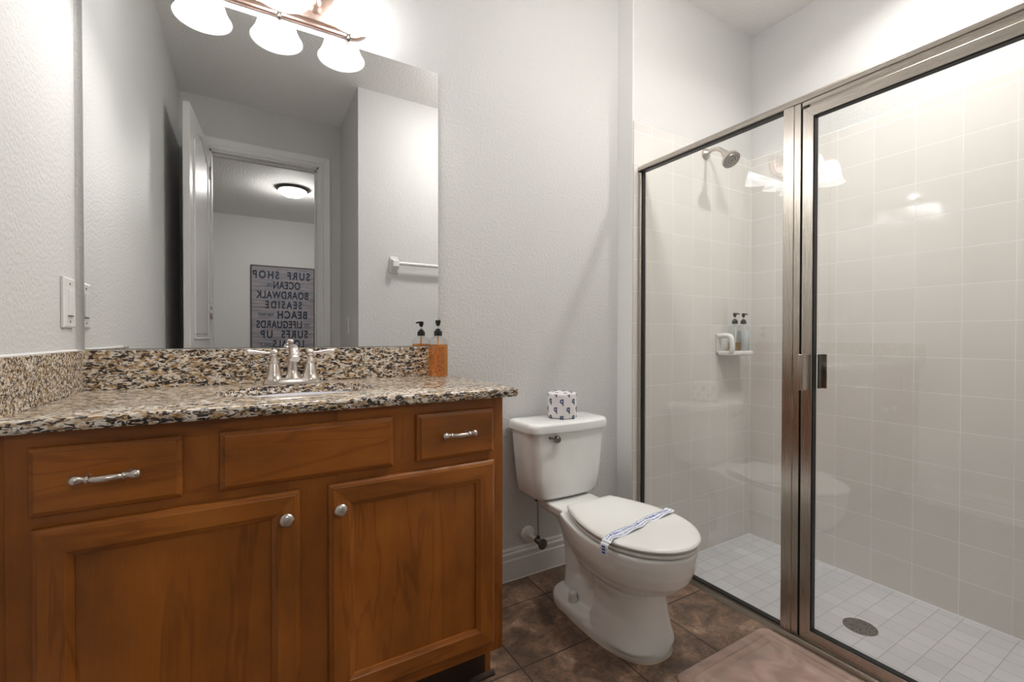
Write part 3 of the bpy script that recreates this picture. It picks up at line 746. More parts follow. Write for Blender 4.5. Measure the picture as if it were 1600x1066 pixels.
# recessed shower ceiling light (above the frame)
def can(x, y, W, label, name='recessed_light', spread=140):
    rc = empty(name, (x, y, H), label, 'ceiling light')
    bm = bmesh.new(); lathe(bm, [(.085, 0), (.087, -.004), (.080, -.007), (.068, -.003), (.066, .0)], (x, y, H-.0003), (0, 0, 1), 40, cap=False); part('trim_ring', bm, WPLAS, rc, smooth=True)
    bm = bmesh.new(); lathe(bm, [(.067, -.0012), (.001, -.0010)], (x, y, H-.0002), (0, 0, 1), 40); part('lens', bm, DOME, rc)
    l = bpy.data.lights.new('lens_light', 'AREA'); l.shape = 'DISK'; l.size = .13; l.energy = W; l.color = (1, .975, .95); l.spread = math.radians(spread)
    lo = bpy.data.objects.new('lens_light', l); COL.objects.link(lo); lo.parent = rc; lo.location = (0, 0, -.012)
can(2.46, -.95, CEIL_W, 'round recessed downlight in the ceiling over the shower')

# ------------------------------------------------------------------ wall switch, towel bar
def switch(loc, nrm, label, w_=.079, h_=.128):
    r = empty('light_switch', loc, label, 'light switch')
    n = Vector(nrm); tx = Vector((-n.y, n.x, 0)); L0 = Vector(loc)
    def bxo(u0, u1, z0, z1, d0, d1, inset=0):
        bm = bmesh.new(); R = []
        for d, o in ((d0, 0), (d1-.002, 0), (d1, inset)):
            R.append([L0+tx*u+n*d+Vector((0, 0, z)) for u, z in ((u0+o, z0+o), (u1-o, z0+o), (u1-o, z1-o), (u0+o, z1-o))])
        loft(bm, R); return bm
    part('switch_plate', bxo(-w_/2, w_/2, -h_/2, h_/2, .0008, .0075, .004), WPLAS, r)
    rk = part('rocker', bxo(-.0165, .0165, -.033, .033, .0074, .0105, .001), CERAM, r)
    part('rocker_edge', bxo(-.0175, .0175, -.035, -.0325, .0074, .0115, .0005), GREYP, rk)
    for z in (-.0485, .0485):
        bm = bmesh.new(); lathe(bm, [(.0032, .0070), (.0032, .0082), (.001, .0086)], L0+Vector((0, 0, z)), n, 12); part('screw', bm, DARKM, r)
    return r
switch((0, -.0745, 1.119), (1, 0, 0), 'white rocker light switch on the left wall beside the mirror', .088)
switch((XJ, -1.955, 1.118), (-1, 0, 0), 'white rocker light switch by the door, seen only in the mirror', .072, .128)
tb = empty('towel_bar', (1.62, YJ, 1.55), 'white ceramic towel bar on the wall facing the mirror', 'towel bar')
for x in (1.315, 1.925):
    bm = bmesh.new()
    for z0, z1, d0, d1, hw in ((-.062, .055, .0008, .010, .031),):
        box(bm, x-hw, x+hw, YJ+d0, YJ+d1, 1.55+z0, 1.55+z1)
    loft(bm, [[(x+sx*.022, YJ+.009, 1.55+a), (x+sx*.022, YJ+.066, 1.55+b_), (x+sx*.022, YJ+.066, 1.55+c_), (x+sx*.022, YJ+.009, 1.55+d_)] for sx in (-1, 1) for (a, b_, c_, d_) in [(-.055, -.02, .022, .040)]])
    part('bracket', bm, CERAM, tb, bevel=.004, seg=3)
bm = bmesh.new(); tube(bm, [(1.33, YJ+.048, 1.555), (1.91, YJ+.048, 1.555)], .013, 16); part('rail', bm, CERAM, tb, ang=60)

# ------------------------------------------------------------------ toilet
TX = 1.537
to = empty('toilet', (TX, -.4, 0), 'white two piece toilet with closed lid between vanity and shower', 'toilet')
def sec(pts, z): return [(x, y, z) for x, y in pts]
def ov(cx, yb, yf, hw, p=2.3, n=48, back=None):
    """rounded section from yb to yf, half width hw"""
    out = []; cy = (yb+yf)/2; b = abs(yb-yf)/2
    for k in range(n):
        c, s = math.cos(2*PI*k/n), math.sin(2*PI*k/n)
        out.append((cx+hw*abs(c)**(2/p)*(1 if c > 0 else -1), cy+b*abs(s)**(2/p)*(1 if s > 0 else -1)))
    return out
def eggo(cx, yb, yf, wb, wm, n=64, d=0):
    """seat outline via side curve; wb at back, wm at max, tip at yf"""
    prof = []
    m = n//2
    for k in range(m+1):
        t = k/m   # 0 back .. 1 tip
        y = yb-d*(-1)*1 if False else (yb+d)+((yf-d)-(yb+d))*t
        if t < .55:
            u = t/.55; hw = wb+(wm-wb)*math.sin(u*PI/2)**.9
        else:
            u = (t-.55)/.45; hw = wm*math.sqrt(max(0, 1-u**2.15))
        prof.append((hw+d*(1 if hw > .01 else 0), y))
    # resample tip densely
    L = [(cx-h, y) for h, y in prof]; Rr = [(cx+h, y) for h, y in reversed(prof[:-1])]
    return L+Rr
def egg_ring(cx, yb, yf, wb, wm, d=0, n=72):
    pts = []
    m = n//2
    for k in range(m+1):
        ph = k/m*PI/2*1.0
        # param so that tip is dense: t = sin(ph)
        t = math.sin(ph)
        if t < .55: hw = wb+(wm-wb)*math.sin(t/.55*PI/2)**.9
        else: hw = wm*math.sqrt(max(0, 1-((t-.55)/.45)**1.9))
        pts.append((hw, yb+(yf-yb)*t))
    cyy = (yb+yf)/2
    full = [(-h, y) for h, y in pts]+[(h, y) for h, y in reversed(pts[:-1])]
    # offset outward by d via scaling around the centre
    sx = (wm+d)/wm; sy = (abs(yb-yf)/2+d)/(abs(yb-yf)/2)
    return [(cx+x*sx, cyy+(y-cyy)*sy) for x, y in full]
bm = bmesh.new()
# bowl + front pedestal
P = []
for z, yb, yf, hw, p in [(0, -.20, -.662, .121, 2.6), (.012, -.20, -.664, .122, 2.6), (.03, -.385, -.662, .119, 3), (.07, -.395, -.655, .110, 2.8), (.12, -.40, -.650, .103, 2.5), (.17, -.385, -.648, .101, 2.3), (.205, -.355, -.650, .108, 2.2)]:
    P.append((z, yb, yf, hw, p))
loft(bm, [sec(ov(TX, yb, yf, hw, p), z) for z, yb, yf, hw, p in P])
rings = []
for z, s_yb, s_yf, wb, wm in [(.208, -.37, -.645, .06, .085), (.220, -.345, -.682, .085, .118), (.238, -.325, -.712, .10, .140), (.268, -.305, -.738, .11, .160), (.30, -.295, -.752, .118, .172), (.335, -.285, -.760, .122, .179), (.362, -.28, -.762, .124, .181), (.370, -.283, -.758, .122, .178)]:
    rings.append([(x, y, z) for x, y in egg_ring(TX, s_yb, s_yf, wb, wm)])
loft(bm, rings)
# foot ledge at rear
loft(bm, [sec(ov(TX, -.175, -.48, .125, 3), 0), sec(ov(TX, -.175, -.48, .126, 3), .028), sec(ov(TX, -.18, -.475, .121, 3), .040), sec(ov(TX, -.19, -.46, .112, 3), .044)])
# trapway hump over the ledge
loft(bm, [sec(ov(TX, -.215, -.46, .072, 2.2), .03), sec(ov(TX, -.22, -.46, .069, 2.2), .07), sec(ov(TX, -.235, -.46, .062, 2.2), .11), sec(ov(TX, -.26, -.45, .048, 2.2), .14), sec(ov(TX, -.29, -.43, .025, 2), .150)])
# rear column
loft(bm, [sec(ov(TX, -.185, -.34, .058, 2.4), .02), sec(ov(TX, -.19, -.34, .052, 2.4), .12), sec(ov(TX, -.18, -.36, .054, 2.4), .2), sec(ov(TX, -.16, -.38, .066, 2.4), .27), sec(ov(TX, -.125, -.42, .088, 2.6), .33), sec(ov(TX, -.11, -.42, .095, 2.8), .365)])
# diagonal bridge between pedestal and column (concave webs)
loft(bm, [sec(ov(TX, -.22, -.5, .050, 2.2), .03), sec(ov(TX, -.22, -.52, .052, 2.2), .16), sec(ov(TX, -.21, -.55, .070, 2.2), .24), sec(ov(TX, -.2, -.6, .09, 2.2), .33)])
# deck under tank
loft(bm, [sec(ov(TX, -.075, -.34, .098, 5), .330), sec(ov(TX, -.070, -.345, .108, 5), .345), sec(ov(TX, -.068, -.345, .112, 5), .368), sec(ov(TX, -.070, -.343, .110, 5), .374)])
bowl = part('bowl', bm, PORC, to, smooth=True)
md = bowl.modifiers.new('remesh', 'REMESH'); md.mode = 'VOXEL'; md.voxel_size = .0036; md.use_smooth_shade = True
md = bowl.modifiers.new('smooth', 'SMOOTH'); md.factor = .5; md.iterations = 6
# caulk under the foot
bm = bmesh.new(); loft(bm, [sec(ov(TX, -.17, -.668, .127, 2.6), .0004), sec(ov(TX, -.175, -.664, .123, 2.6), .006)]); part('base_caulk', bm, CARDB, to)
# bolt caps
for sx in (-1, 1):
    bm = bmesh.new(); lathe(bm, [(.0195, .040), (.0190, .052), (.0165, .062), (.0155, .074), (.012, .078), (.001, .079)], (TX+sx*.088, -.318, 0), (0, 0, 1), 24); part('bolt_cap', bm, WPLAS, to, ang=50)
# seat and lid
bm = bmesh.new(); E = lambda d: egg_ring(TX, -.305, -.767, .105, .176, d)
loft(bm, [sec(E(-.010), .3722), sec(E(-.004), .3745), sec(E(-.002), .379), sec(E(-.003), .384), sec(E(-.010), .3862)]); part('seat', bm, SEATM, to, ang=50)
bm = bmesh.new()
loft(bm, [sec(E(-.012), .3905), sec(E(0), .3925), sec(E(.001), .3975), sec(E(-.002), .4025), sec(E(-.008), .4050), sec(E(-.03), .4068), sec(E(-.07), .4080), sec(E(-.12), .4085)]); part('lid', bm, SEATM, to, ang=40)
for sx in (-1, 1):
    bm = bmesh.new(); lathe(bm, [(.011, -.018), (.012, -.012), (.012, .012), (.011, .018)], (TX+sx*.07, -.298, .384), (1, 0, 0), 16)
    part('seat_hinge', bm, SEATM, to, ang=50)
# tank: bowed front, tapered
def tank_sec(z, hw, yb, yf, bow, rad=.035, n=10):
    pts = []
    # back-left corner -> front-left -> front (bowed) -> front-right -> back-right
    rb = .02
    def arc(cx, cy, a0, a1, r_, m=6): return [(cx+r_*math.cos(a0+(a1-a0)*k/m), cy+r_*math.sin(a0+(a1-a0)*k/m)) for k in range(m+1)]
    pts += arc(TX-hw+rb, yb-rb, PI/2, PI, rb)
    pts += arc(TX-hw+rad, yf+rad, PI, PI*1.5, rad, 8)
    for k in range(1, n):
        t = k/n; x = -hw+rad+(2*hw-2*rad)*t; pts.append((TX+x, yf))
    pts += arc(TX+hw-rad, yf+rad, PI*1.5, PI*2, rad, 8)
    pts += arc(TX+hw-rb, yb-rb, 0, PI/2, rb)
    return [(x, y-(bow*(1-((x-TX)/hw)**2) if y < (yb+yf)/2 else 0), z) for x, y in pts]
bm = bmesh.new()
loft(bm, [tank_sec(.378, .125, -.045, -.165, .012), tank_sec(.384, .150, -.035, -.178, .014), tank_sec(.400, .163, -.030, -.186, .016), tank_sec(.47, .172, -.028, -.190, .018), tank_sec(.58, .182, -.025, -.193, .019), tank_sec(.655, .189, -.024, -.195, .020)])
tk = part('tank', bm, PORC, to, ang=50)
bm = bmesh.new()
loft(bm, [tank_sec(.6545, .194, -.020, -.200, .021), tank_sec(.656, .199, -.018, -.204, .022), tank_sec(.672, .200, -.018, -.205, .022), tank_sec(.684, .198, -.018, -.203, .022), tank_sec(.6905, .192, -.022, -.197, .021, .03), tank_sec(.693, .182, -.03, -.187, .020, .025), tank_sec(.6935, .12, -.07, -.14, .012, .02)])
part('tank_lid', bm, PORC, to, ang=35)
# flush lever
bm = bmesh.new(); lx, lz = TX-.085, .628; ly = -.2105
lathe(bm, [(.014, -.004), (.0145, .006), (.011, .014), (.001, .016)], (lx, ly, lz), (0, -1, 0), 24)
tube(bm, smoothpath([(lx, ly-.012, lz), (lx-.020, ly-.017, lz+.004), (lx-.038, ly-.02, lz+.012), (lx-.050, ly-.022, lz+.015)], 6), [float(v) for v in np.linspace(.0075, .005, 19)], 14)
part('flush_lever', bm, DARKM, tk, ang=60, label='dark metal flush lever')
# gasket and bolts under tank
bm = bmesh.new(); lathe(bm, [(.04, .3725), (.04, .379)], (TX, -.115, 0), (0, 0, 1), 24)
for sx in (-1, 1): lathe(bm, [(.009, .3705), (.009, .379)], (TX+sx*.083, -.13, 0), (0, 0, 1), 14)
part('tank_gasket', bm, RUBBER, to)
# shutoff valve and supply line
sv = empty('supply_valve', (1.449, 0, .176), 'white escutcheon, dark shutoff valve and supply hose beneath the toilet tank', 'plumbing')
bm = bmesh.new(); lathe(bm, [(.034, .0008), (.033, .006), (.026, .011), (.012, .014), (.010, .016)], (1.449, 0, .176), (0, -1, 0), 32); part('escutcheon', bm, WPLAS, sv, ang=50)
bm = bmesh.new(); tube(bm, [(1.449, -.012, .176), (1.449, -.075, .176)], .0085, 16); part('stub_pipe', bm, WPLAS, sv, smooth=True)
bm = bmesh.new(); lathe(bm, [(.011, .070), (.0125, .078), (.0125, .096), (.008, .100), (.008, .116)], (1.449, 0, .176), (0, -1, 0), 20)
tube(bm, [(1.449, -.086, .176), (1.449, -.086, .200)], [.009, .0075], 14)
lathe(bm, [(.009, .112), (.021, .115), (.022, .120), (.018, .124), (.001, .125)], (1.449, 0, .176), (0, -1, 0), 24); part('valve', bm, DARKM, sv, ang=50)
bm = bmesh.new(); tube(bm, smoothpath([(1.449, -.086, .198), (1.447, -.088, .26), (1.442, -.092, .33), (1.440, -.095, .366)], 6), .0045, 12); part('supply_hose', bm, BRAID, sv, smooth=True)
bm = bmesh.new(); lathe(bm, [(.013, .352), (.014, .356), (.014, .368), (.010, .3715), (.010, .3775)], (1.440, -.095, 0), (0, 0, 1), 18); part('coupling_nut', bm, BLACKP, sv, ang=50)

# sanitary paper band on lid
def band():
    r = empty('sanitary_band', (TX, -.56, .4095), 'white paper hygiene strip with blue print across the closed toilet lid', 'paper band')
    A = Vector((1.345, -.612, 0)); Bv = Vector((1.712, -.545, 0)); n = 60
    d = (Bv-A).normalized(); side = Vector((-d.y, d.x, 0)); L_ = (Bv-A).length
    bm = bmesh.new(); R = []; meta = []
    for i in range(n+1):
        t = i/n; p = A+d*L_*t
        tw = math.sin(t*PI*4+.6); wd = .020*(1-.45*max(0, tw)**2); off = .002*math.sin(t*PI*4)
        z = .4125+.0018*math.sin(t*PI*8)
        if t < .06: z -= (.06-t)/.06*.008
        tilt = .0035*math.sin(t*PI*4)
        c = p+side*off; R.append([c+side*wd+Vector((0, 0, z+tilt)), c+Vector((0, 0, z+.001)), c-side*wd+Vector((0, 0, z-tilt)), c-side*wd+Vector((0, 0, z-tilt-.0005)), c+Vector((0, 0, z+.0005)), c+side*wd+Vector((0, 0, z+tilt-.0005))]); meta.append((c, z, tilt, wd))
    loft(bm, R)
    # end that folds down over the rim on the left
    c = A-d*.002; R = []
    for k, (dx, dz) in enumerate([(.0, .4035), (-.006, .399), (-.0085, .392), (-.009, .380), (-.0092, .368)]):
        q = c+d*dx; R.append([q+side*.0145+Vector((0, 0, dz)), q-side*.0145+Vector((0, 0, dz)), q-side*.0145+Vector((-.0005, 0, dz-.0003)), q+side*.0145+Vector((-.0005, 0, dz-.0003))])
    loft(bm, R)
    part('paper', bm, BAND, r, smooth=False)
    # blue print: lines and dashes following the strip
    bm = bmesh.new(); rnd = random.Random(3)
    def at(t, u):
        x = t*n; i = min(int(x), n-1); f = x-i
        c = meta[i][0].lerp(meta[i+1][0], f); z = meta[i][1]*(1-f)+meta[i+1][1]*f; tl = meta[i][2]*(1-f)+meta[i+1][2]*f; w_ = meta[i][3]*(1-f)+meta[i+1][3]*f
        return c+side*(w_*u)+Vector((0, 0, z+tl*u+.0012-.0*abs(u)))
    def quad(t0, t1, u0, u1):
        vs = [bm.verts.new(at(a, b)) for a, b in ((t0, u0), (t1, u0), (t1, u1), (t0, u1))]; bm.faces.new(vs)
    t = .02
    while t < .97:
        w1 = rnd.choice([.010, .014, .022]); quad(t, t+w1, .05, .05+rnd.choice([.22, .32])); t += w1+rnd.choice([.005, .009, .012])
        if rnd.random() < .3: quad(t, t+.02, -.05, .48); t += .03
    t = .02
    while t < .97: quad(t, min(t+.05, .98), -.62, -.50); t += .062
    t = .03
    while t < .97: quad(t, min(t+.03, .98), .72, .82); t += .045
    part('blue_print', bm, BLUE, r); bm = bmesh.new()
    for k in range(3):
        q = c+d*-.0097; z = .396-k*.009
        vs = [bm.verts.new(p) for p in (q+side*.006+Vector((-.0006, 0, z)), q-side*.006+Vector((-.0006, 0, z)), q-side*.006+Vector((-.0008, 0, z-.0055)), q+side*.006+Vector((-.0008, 0, z-.0055)))]; bm.faces.new(vs)
    part('blue_print', bm, BLUE, r)
band()

# toilet paper roll
def tp():
    x, y, z, R_, h_ = 1.547, -.118, .6943, .060, .106
    r = empty('toilet_paper_roll', (x, y, z), 'wrapped toilet paper roll with navy letters standing on the tank lid', 'toilet paper')
    bm = bmesh.new(); n = 72; rings = []
    for rr, zz in [(.018, .010), (.022, .0025), (.052, .0), (.058, .003), (.0600, .010), (.0603, .05), (.0600, .095), (.0585, .102), (.053, .1045), (.035, .1030), (.024, .1035), (.020, .098), (.018, .07)]:
        rings.append([(x+rr*math.cos(2*PI*k/n)*(1+.008*math.sin(5*2*PI*k/n)*(zz > .09)), y+rr*math.sin(2*PI*k/n)*(1+.008*math.sin(5*2*PI*k/n)*(zz > .09)), z+zz+(.0012*math.sin(7*2*PI*k/n)+.001*math.sin(11*2*PI*k/n) if zz > .1 else 0)) for k in range(n)])
    loft(bm, rings); part('wrapper', bm, PAPER, r, smooth=True)
    base = text_bm('q', .036, .0004, .9, .0008)
    proto = [(v.co.copy()) for v in base.verts]; faces = [[v.index for v in f.verts] for f in base.faces]; base.free()
    cam_a = math.atan2(-1.6532-y, .396-x)
    bm = bmesh.new()
    for row in range(4):
        zz = .004+row*.034
        for c in range(7):
            a0 = cam_a+(c+(.5 if row % 2 else 0))*2*PI/7-.02
            vs = []
            for co in proto:
                a = a0+co.x/.0605; rr = .0606+co.z; vs.append(bm.verts.new((x+rr*math.cos(a), y+rr*math.sin(a), z+min(zz+co.y-.002+.006, .1005))))
            for f in faces:
                try: bm.faces.new([vs[i] for i in f])
                except ValueError: pass
    for c in range(7):   # marks on top
        a0 = c*2*PI/7; px, py = x+.04*math.cos(a0), y+.04*math.sin(a0)
        ca, sa = math.cos(a0), math.sin(a0); vs = [bm.verts.new((px+(co.x*ca-co.y*sa)*.7, py+(co.x*sa+co.y*ca)*.7, z+.1062+co.z)) for co in proto]
        for f in faces:
            try: bm.faces.new([vs[i] for i in f])
            except ValueError: pass
    part('printed_letters', bm, NAVY, r)
tp()

# ------------------------------------------------------------------ shower enclosure
se = empty('shower_enclosure', (2.02, -.85, 0), 'brushed nickel framed glass shower enclosure with a hinged door', 'shower enclosure')
GX = 2.020
def rail_prof(bm, prof, y0, y1): loft(bm, [[(x, y, z) for x, z in prof] for y in (y0, y1)])
# header: rounded
bm = bmesh.new(); ZH = 1.845; pr = []
for k in range(9): a = PI/2+PI/2*k/8; pr.append((2.018+.018*math.cos(a), ZH-.014+.014*math.sin(a)))
pr += [(2.000, ZH-.026), (2.003, ZH-.028), (2.040, ZH-.028), (2.040, ZH-.004), (2.036, ZH)]
rail_prof(bm, pr, YJ+.001, BY-.0015); part('header_rail', bm, NICKEL_Y, se, ang=35)
bm = bmesh.new(); rail_prof(bm, [(2.006, 1.8168), (2.036, 1.8168), (2.036, 1.8125), (2.006, 1.8125)], -.776, BY-.003); part('header_gasket', bm, RUBBER, se)
bm = bmesh.new(); rail_prof(bm, [(2.004, 1.8165), (2.038, 1.8165), (2.038, 1.8035), (2.004, 1.8035)], YJ+.001, -.838); part('door_header_channel', bm, NICKEL_Y, se)
# bottom track
bm = bmesh.new(); rail_prof(bm, [(1.992, .0006), (1.994, .006), (1.998, .014), (2.0, .017), (2.003, .017), (2.004, .0135), (2.007, .0135), (2.008, .0195), (2.040, .0195), (2.044, .0006)], YJ+.001, BY-.0015); part('bottom_track', bm, NICKEL_Y, se, ang=30)
bm = bmesh.new(); rail_prof(bm, [(2.0085, .0197), (2.030, .0197), (2.030, .0245), (2.0085, .0245)], -.776, BY-.003); part('track_gasket', bm, RUBBER, se)
# wall jamb
bm = B(2.002, 2.040, -.122, BY-.0015, .0197, 1.8083); part('wall_jamb', bm, NICKEL_V, se, bevel=.0015)
part('jamb_gasket', B(2.010, 2.030, -.1255, -.1222, .026, 1.8125), RUBBER, se)
# fixed pane
part('fixed_glass', B(2.0175, 2.0225, -.777, -.124, .022, 1.812), GLASS, se)
# post
bm = bmesh.new(); loft(bm, [[(2.000, -.779, z), (2.000, -.812, z), (2.0035, -.8135, z), (2.0035, -.833, z), (2.040, -.833, z), (2.040, -.779, z)] for z in (.0197, 1.8165)]); part('post', bm, NICKEL_V, se)
part('post_gasket', B(2.006, 2.034, -.7788, -.7755, .026, 1.808), RUBBER, se)
part('strike_gap', B(2.010, 2.034, -.8385, -.8332, .0197, 1.80), RUBBER, se)
# door
y0, y1, z0, z1, ww = -1.565, -.8405, .0255, 1.7925, .0325
door_o = bpy.data.objects.new('door', None)
COL.objects.link(door_o); door_o.parent = se; door_o.location = Vector((2.016, -1.2, .0255))-se.location
for ya, yb_, in ((y1, y1-ww), (y0, y0+ww)):
    bm = bmesh.new(); loft(bm, [[(2.002, ya, z0 if e == 0 else z1), (2.030, ya, z0 if e == 0 else z1), (2.030, yb_, (z0+ww) if e == 0 else z1-ww), (2.002, yb_, (z0+ww) if e == 0 else z1-ww)] for e in (0, 1)])
    part('stile', bm, NICKEL_V, door_o, bevel=.0008)
for za, zb_ in ((z0, z0+ww), (z1, z1-ww)):
    bm = bmesh.new(); loft(bm, [[(2.002, y1 if e == 0 else y0, za), (2.030, y1 if e == 0 else y0, za), (2.030, (y1-ww) if e == 0 else y0+ww, zb_), (2.002, (y1-ww) if e == 0 else y0+ww, zb_)] for e in (0, 1)])
    part('rail', bm, NICKEL_Y, door_o, bevel=.0008)
part('door_glass', B(2.0175, 2.0225, y0+ww-.006, y1-ww+.006, z0+ww-.006, z1-ww+.006), GLASS, door_o)
bm = bmesh.new(); g = .0028
for a in [(y1-ww-g, y1-ww-.0001, z0+ww, z1-ww), (y0+ww+.0001, y0+ww+g, z0+ww, z1-ww), (y0+ww+g, y1-ww-g, z0+ww+.0001, z0+ww+g), (y0+ww+g, y1-ww-g, z1-ww-g, z1-ww-.0001)]: box(bm, 2.006, 2.027, *a)
part('glazing_gasket', bm, RUBBER, door_o)
bm = bmesh.new(); box(bm, 1.966, 2.0018, -.8665, -.8590, .858, .976); box(bm, 1.962, 1.968, -.8665, -.8500, .858, .976)
h = part('door_pull', bm, NICKEL_V, door_o, bevel=.001)
bm = bmesh.new(); box(bm, 2.0302, 2.058, -.8835, -.8770, .862, .976); box(bm, 2.054, 2.059, -.893, -.8770, .862, .976); part('door_pull', bm, DARKM, door_o, bevel=.001)
part('corner_bumper', B(2.006, 2.028, -.850, -.8405, 1.7930, 1.8030), BLACKP, door_o)

# ------------------------------------------------------------------ shower head
shd = empty('shower_fixture', (2.497, BY, 2.005), 'brushed nickel shower head on a bent arm high on the tiled wall', 'shower head')
fxx, fz = 2.497, 2.0
bm = bmesh.new(); lathe(bm, [(.030, .0015), (.030, .005), (.025, .013), (.014, .022), (.0115, .026)], (fxx, BY, fz), (0, -1, 0), 32); part('flange', bm, NICK, shd, ang=50)
bm = bmesh.new(); tube(bm, smoothpath([(fxx, BY-.01, fz), (fxx, BY-.045, fz+.010), (fxx-.002, BY-.085, fz-.004), (fxx-.006, BY-.118, fz-.036)], 8), .0105, 18); part('shower_arm', bm, NICK, shd, smooth=True)
hd = Vector((-.12, -.62, -.72)).normalized(); hp = Vector((fxx-.006, BY-.116, fz-.034))
bm = bmesh.new(); lathe(bm, [(.012, -.004), (.0165, .0), (.0185, .012), (.0165, .022), (.020, .028), (.030, .040), (.041, .052), (.0455, .062), (.0455, .069), (.042, .071)], hp, hd, 36); part('shower_head', bm, NICK, shd, ang=40)
bm = bmesh.new(); lathe(bm, [(.041, .0712), (.001, .0716)], hp, hd, 36); face = part('spray_face', bm, simple('grey_spray_face', (.16, .15, .14, 1), .45), shd)
bm = bmesh.new(); u, v = frame_for(hd)
for rr in (.012, .024, .034):
    pts = [hp+hd*.0718+(u*math.cos(2*PI*k/40)+v*math.sin(2*PI*k/40))*rr for k in range(41)]; tube(bm, pts, .0013, 6, cap=False)
part('nozzle_ring', bm, NICK, face)

# ------------------------------------------------------------------ soap dish and bottles in shower
sdh = empty('soap_dish', (2.70, BY, .96), 'white ceramic soap dish with loop handle fixed to the shower tile', 'soap dish')
bm = bmesh.new()
def rr_sec(x, y0, y1, z0, z1): return [(x, y0, z0), (x, y1, z0), (x, y1, z1), (x, y0, z1)]
box(bm, 2.592, 2.785, BY-.012, BY-.0015, .945, 1.05)
part('wall_plate', bm, CERAM, sdh, bevel=.005, seg=3)
bm = bmesh.new(); loft(bm, [[(2.592, BY-.012, z), (2.792, BY-.012, z), (2.785, BY-.095, z), (2.600, BY-.095, z)] for z in (.934, .958)]); part('tray', bm, CERAM, sdh, bevel=.008, seg=3)
bm = bmesh.new(); tube(bm, smoothpath([(2.606, BY-.01, 1.036), (2.604, BY-.05, 1.040), (2.603, BY-.082, 1.032), (2.603, BY-.090, 1.0), (2.605, BY-.088, .965), (2.610, BY-.08, .948)], 8), .0135, 16); part('loop_handle', bm, CERAM, sdh, smooth=True)
bottle(2.678, -.158, .9585, math.radians(-30), HONEY, .045, 'clear pump bottle with a little honey coloured soap in the shower soap dish', rad=.033, hb=.142)
b2 = bottle(2.752, -.160, .9585, math.radians(-20), MILK, .108, 'pump bottle of white lotion on the shower soap dish, nearest the tile corner', rad=.033, hb=.142)

# drain
dr = empty('shower_drain', (2.478, -.826, ZP), 'round dark metal drain grate in the white tiled shower floor', 'drain')
bm = bmesh.new(); lathe(bm, [(.056, .0004), (.056, .0025), (.052, .003), (.001, .0032)], (2.478, -.826, ZP), (0, 0, 1), 48); part('grate', bm, DRAIN, dr)

# ------------------------------------------------------------------ bath mat
def matrug():
    x0, x1, y1, y0 = 1.503, 1.972, -.736, -1.50; cx, cy = (x0+x1)/2, (y0+y1)/2; hx, hy = (x1-x0)/2, (y1-y0)/2
    def rr(o, z, r_=.028, n=8):
        pts = []; a_, b_ = hx-o, hy-o; q = max(.004, r_-o*.5)
        for (sx, sy, a0) in ((1, 1, 0), (-1, 1, PI/2), (-1, -1, PI), (1, -1, PI*1.5)):
            for k in range(n+1):
                a = a0+PI/2*k/n; pts.append((cx+sx*(a_-q)+q*math.cos(a), cy+sy*(b_-q)+q*math.sin(a), z))
        return pts
    bm = bmesh.new(); R = [rr(.004, .0006), rr(0, .004), rr(.001, .009), rr(.006, .0125), rr(.030, .0130), rr(.034, .0095), rr(.038, .0128), rr(.056, .0130), rr(.060, .0095), rr(.064, .0130), rr(.10, .0138)]
    loft(bm, R)
    # planar cap is fine: foam pad
    o = link('bath_mat', bm, RUG, None); sharp(o, 40)
    tag(o, 'dusty pink plush bath mat on the floor along the shower track', 'bath mat')
matrug()

# ------------------------------------------------------------------ bedroom sign and ceiling lamp
sg = empty('beach_sign', (.885, HB, 1.40), 'weathered grey beach word sign hanging in the bedroom, seen in the mirror', 'wall sign')
sx0, sx1, sz0, sz1 = .472, 1.292, .62, 2.052; yv = HB+.03
part('board', B(sx0, sx1, HB+.002, yv, sz0, sz1), SIGN, sg, bevel=.003)
bm = bmesh.new(); fwid = .012
for a in [(sx0-fwid, sx0, sz0-fwid, sz1+fwid), (sx1, sx1+fwid, sz0-fwid, sz1+fwid), (sx0, sx1, sz0-fwid, sz0), (sx0, sx1, sz1, sz1+fwid)]: box(bm, a[0], a[1], HB+.002, yv+.006, a[2], a[3])
for z in (1.505, 1.48, 1.02): box(bm, sx0, sx1, yv, yv+.001, z, z+.005) if z != 1.48 else box(bm, sx0, .95, yv, yv+.001, 1.452, 1.457)
part('frame', bm, simple('dark_frame', (.05, .045, .045, 1), .6), sg)
LET = simple('sign_navy', (.010, .022, .050, 1), .6); LETF = simple('sign_faded', (.10, .12, .16, 1), .7)
def srow(runs, zc):
    for s, xc, size, sx, mat, sp in runs:
        bm = text_bm(s, size, .001, sx, .0045, sp)
        # text local +x -> world -x (readable from the bathroom side), local y -> z
        for v in bm.verts: co = v.co.copy(); v.co = Vector((xc-co.x, yv+.0012+co.z, zc+co.y))
        part('lettering', bm, mat, sg)
rz = 1.93; dz = .1445
def rowz(i): return 1.925-i*dz
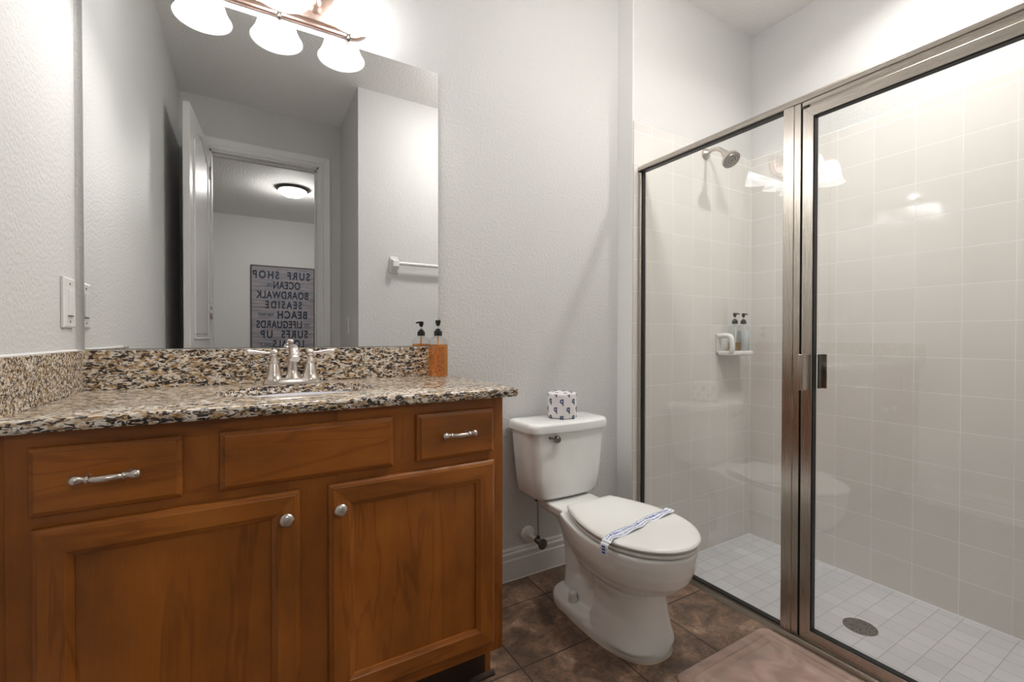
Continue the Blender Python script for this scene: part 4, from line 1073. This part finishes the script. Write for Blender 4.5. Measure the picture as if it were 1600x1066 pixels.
srow([('SURF', 1.085, .155, .72, LET, 1.35), ('SHOP', .655, .155, .72, LET, 1.35)], rowz(0))
srow([('OCEAN', .925, .15, .66, LET, 1.1), ('OR', .70, .06, .8, LETF, 1.1)], rowz(1))
srow([('BOARDWALK', .875, .15, .68, LET, 1.12)], rowz(2))
srow([('SEASIDE', .885, .15, .68, LET, 1.4)], rowz(3))
srow([('BEACH', 1.0, .155, .74, LET, 1.2), ('THIS WAY', .655, .045, .9, LETF, 1.1)], rowz(4))
srow([('TO', 1.20, .06, .8, LETF, 1.1), ('LIFEGUARDS', .83, .15, .66, LET, 1.1)], rowz(5))
srow([('SURFS', 1.03, .155, .70, LET, 1.3), ('UP', .66, .155, .74, LET, 1.3)], rowz(6))
srow([('LOCALS', .95, .155, .70, LET, 1.1), ('ONLY', .66, .065, .9, LETF, 1.2)], rowz(7))
srow([('WELCOME', .88, .14, .70, LET, 1.1)], rowz(8)) if False else None

def dome_lamp(x, y, W, label, k=1.0):
    hl = empty('ceiling_lamp', (x, y, H), label, 'ceiling lamp')
    bm = bmesh.new(); lathe(bm, [(.175*k, -.0005), (.178*k, -.010), (.168*k, -.022), (.152*k, -.030), (.145*k, -.030)], (x, y, H), (0, 0, 1), 48); part('base_ring', bm, DARKM if k == 1 else NICK, hl, ang=50)
    bm = bmesh.new(); lathe(bm, [(.148*k, -.030), (.140*k, -.046), (.118*k, -.068), (.085*k, -.086), (.045*k, -.097), (.012*k, -.100)], (x, y, H), (0, 0, 1), 48); part('glass_dome', bm, simple('lit_dome_glass', (.9, .9, .9, 1), .4, emis=W/(.22*k*k), ecol=(1, .97, .94, 1)), hl, smooth=True)
    bm = bmesh.new(); lathe(bm, [(.012, -.098), (.010, -.107), (.001, -.112)], (x, y, H), (0, 0, 1), 16); part('finial', bm, DARKM, hl, smooth=True)
dome_lamp(.875, -4.20, HALL_W, 'flush dome ceiling lamp glowing in the bedroom, seen in the mirror')
dome_lamp(1.75, -.95, FILL_W, 'added fill lamp, an unseen flush dome on the bathroom ceiling above the bath mat', .9)  # no such lamp known; added to lift the ambient light
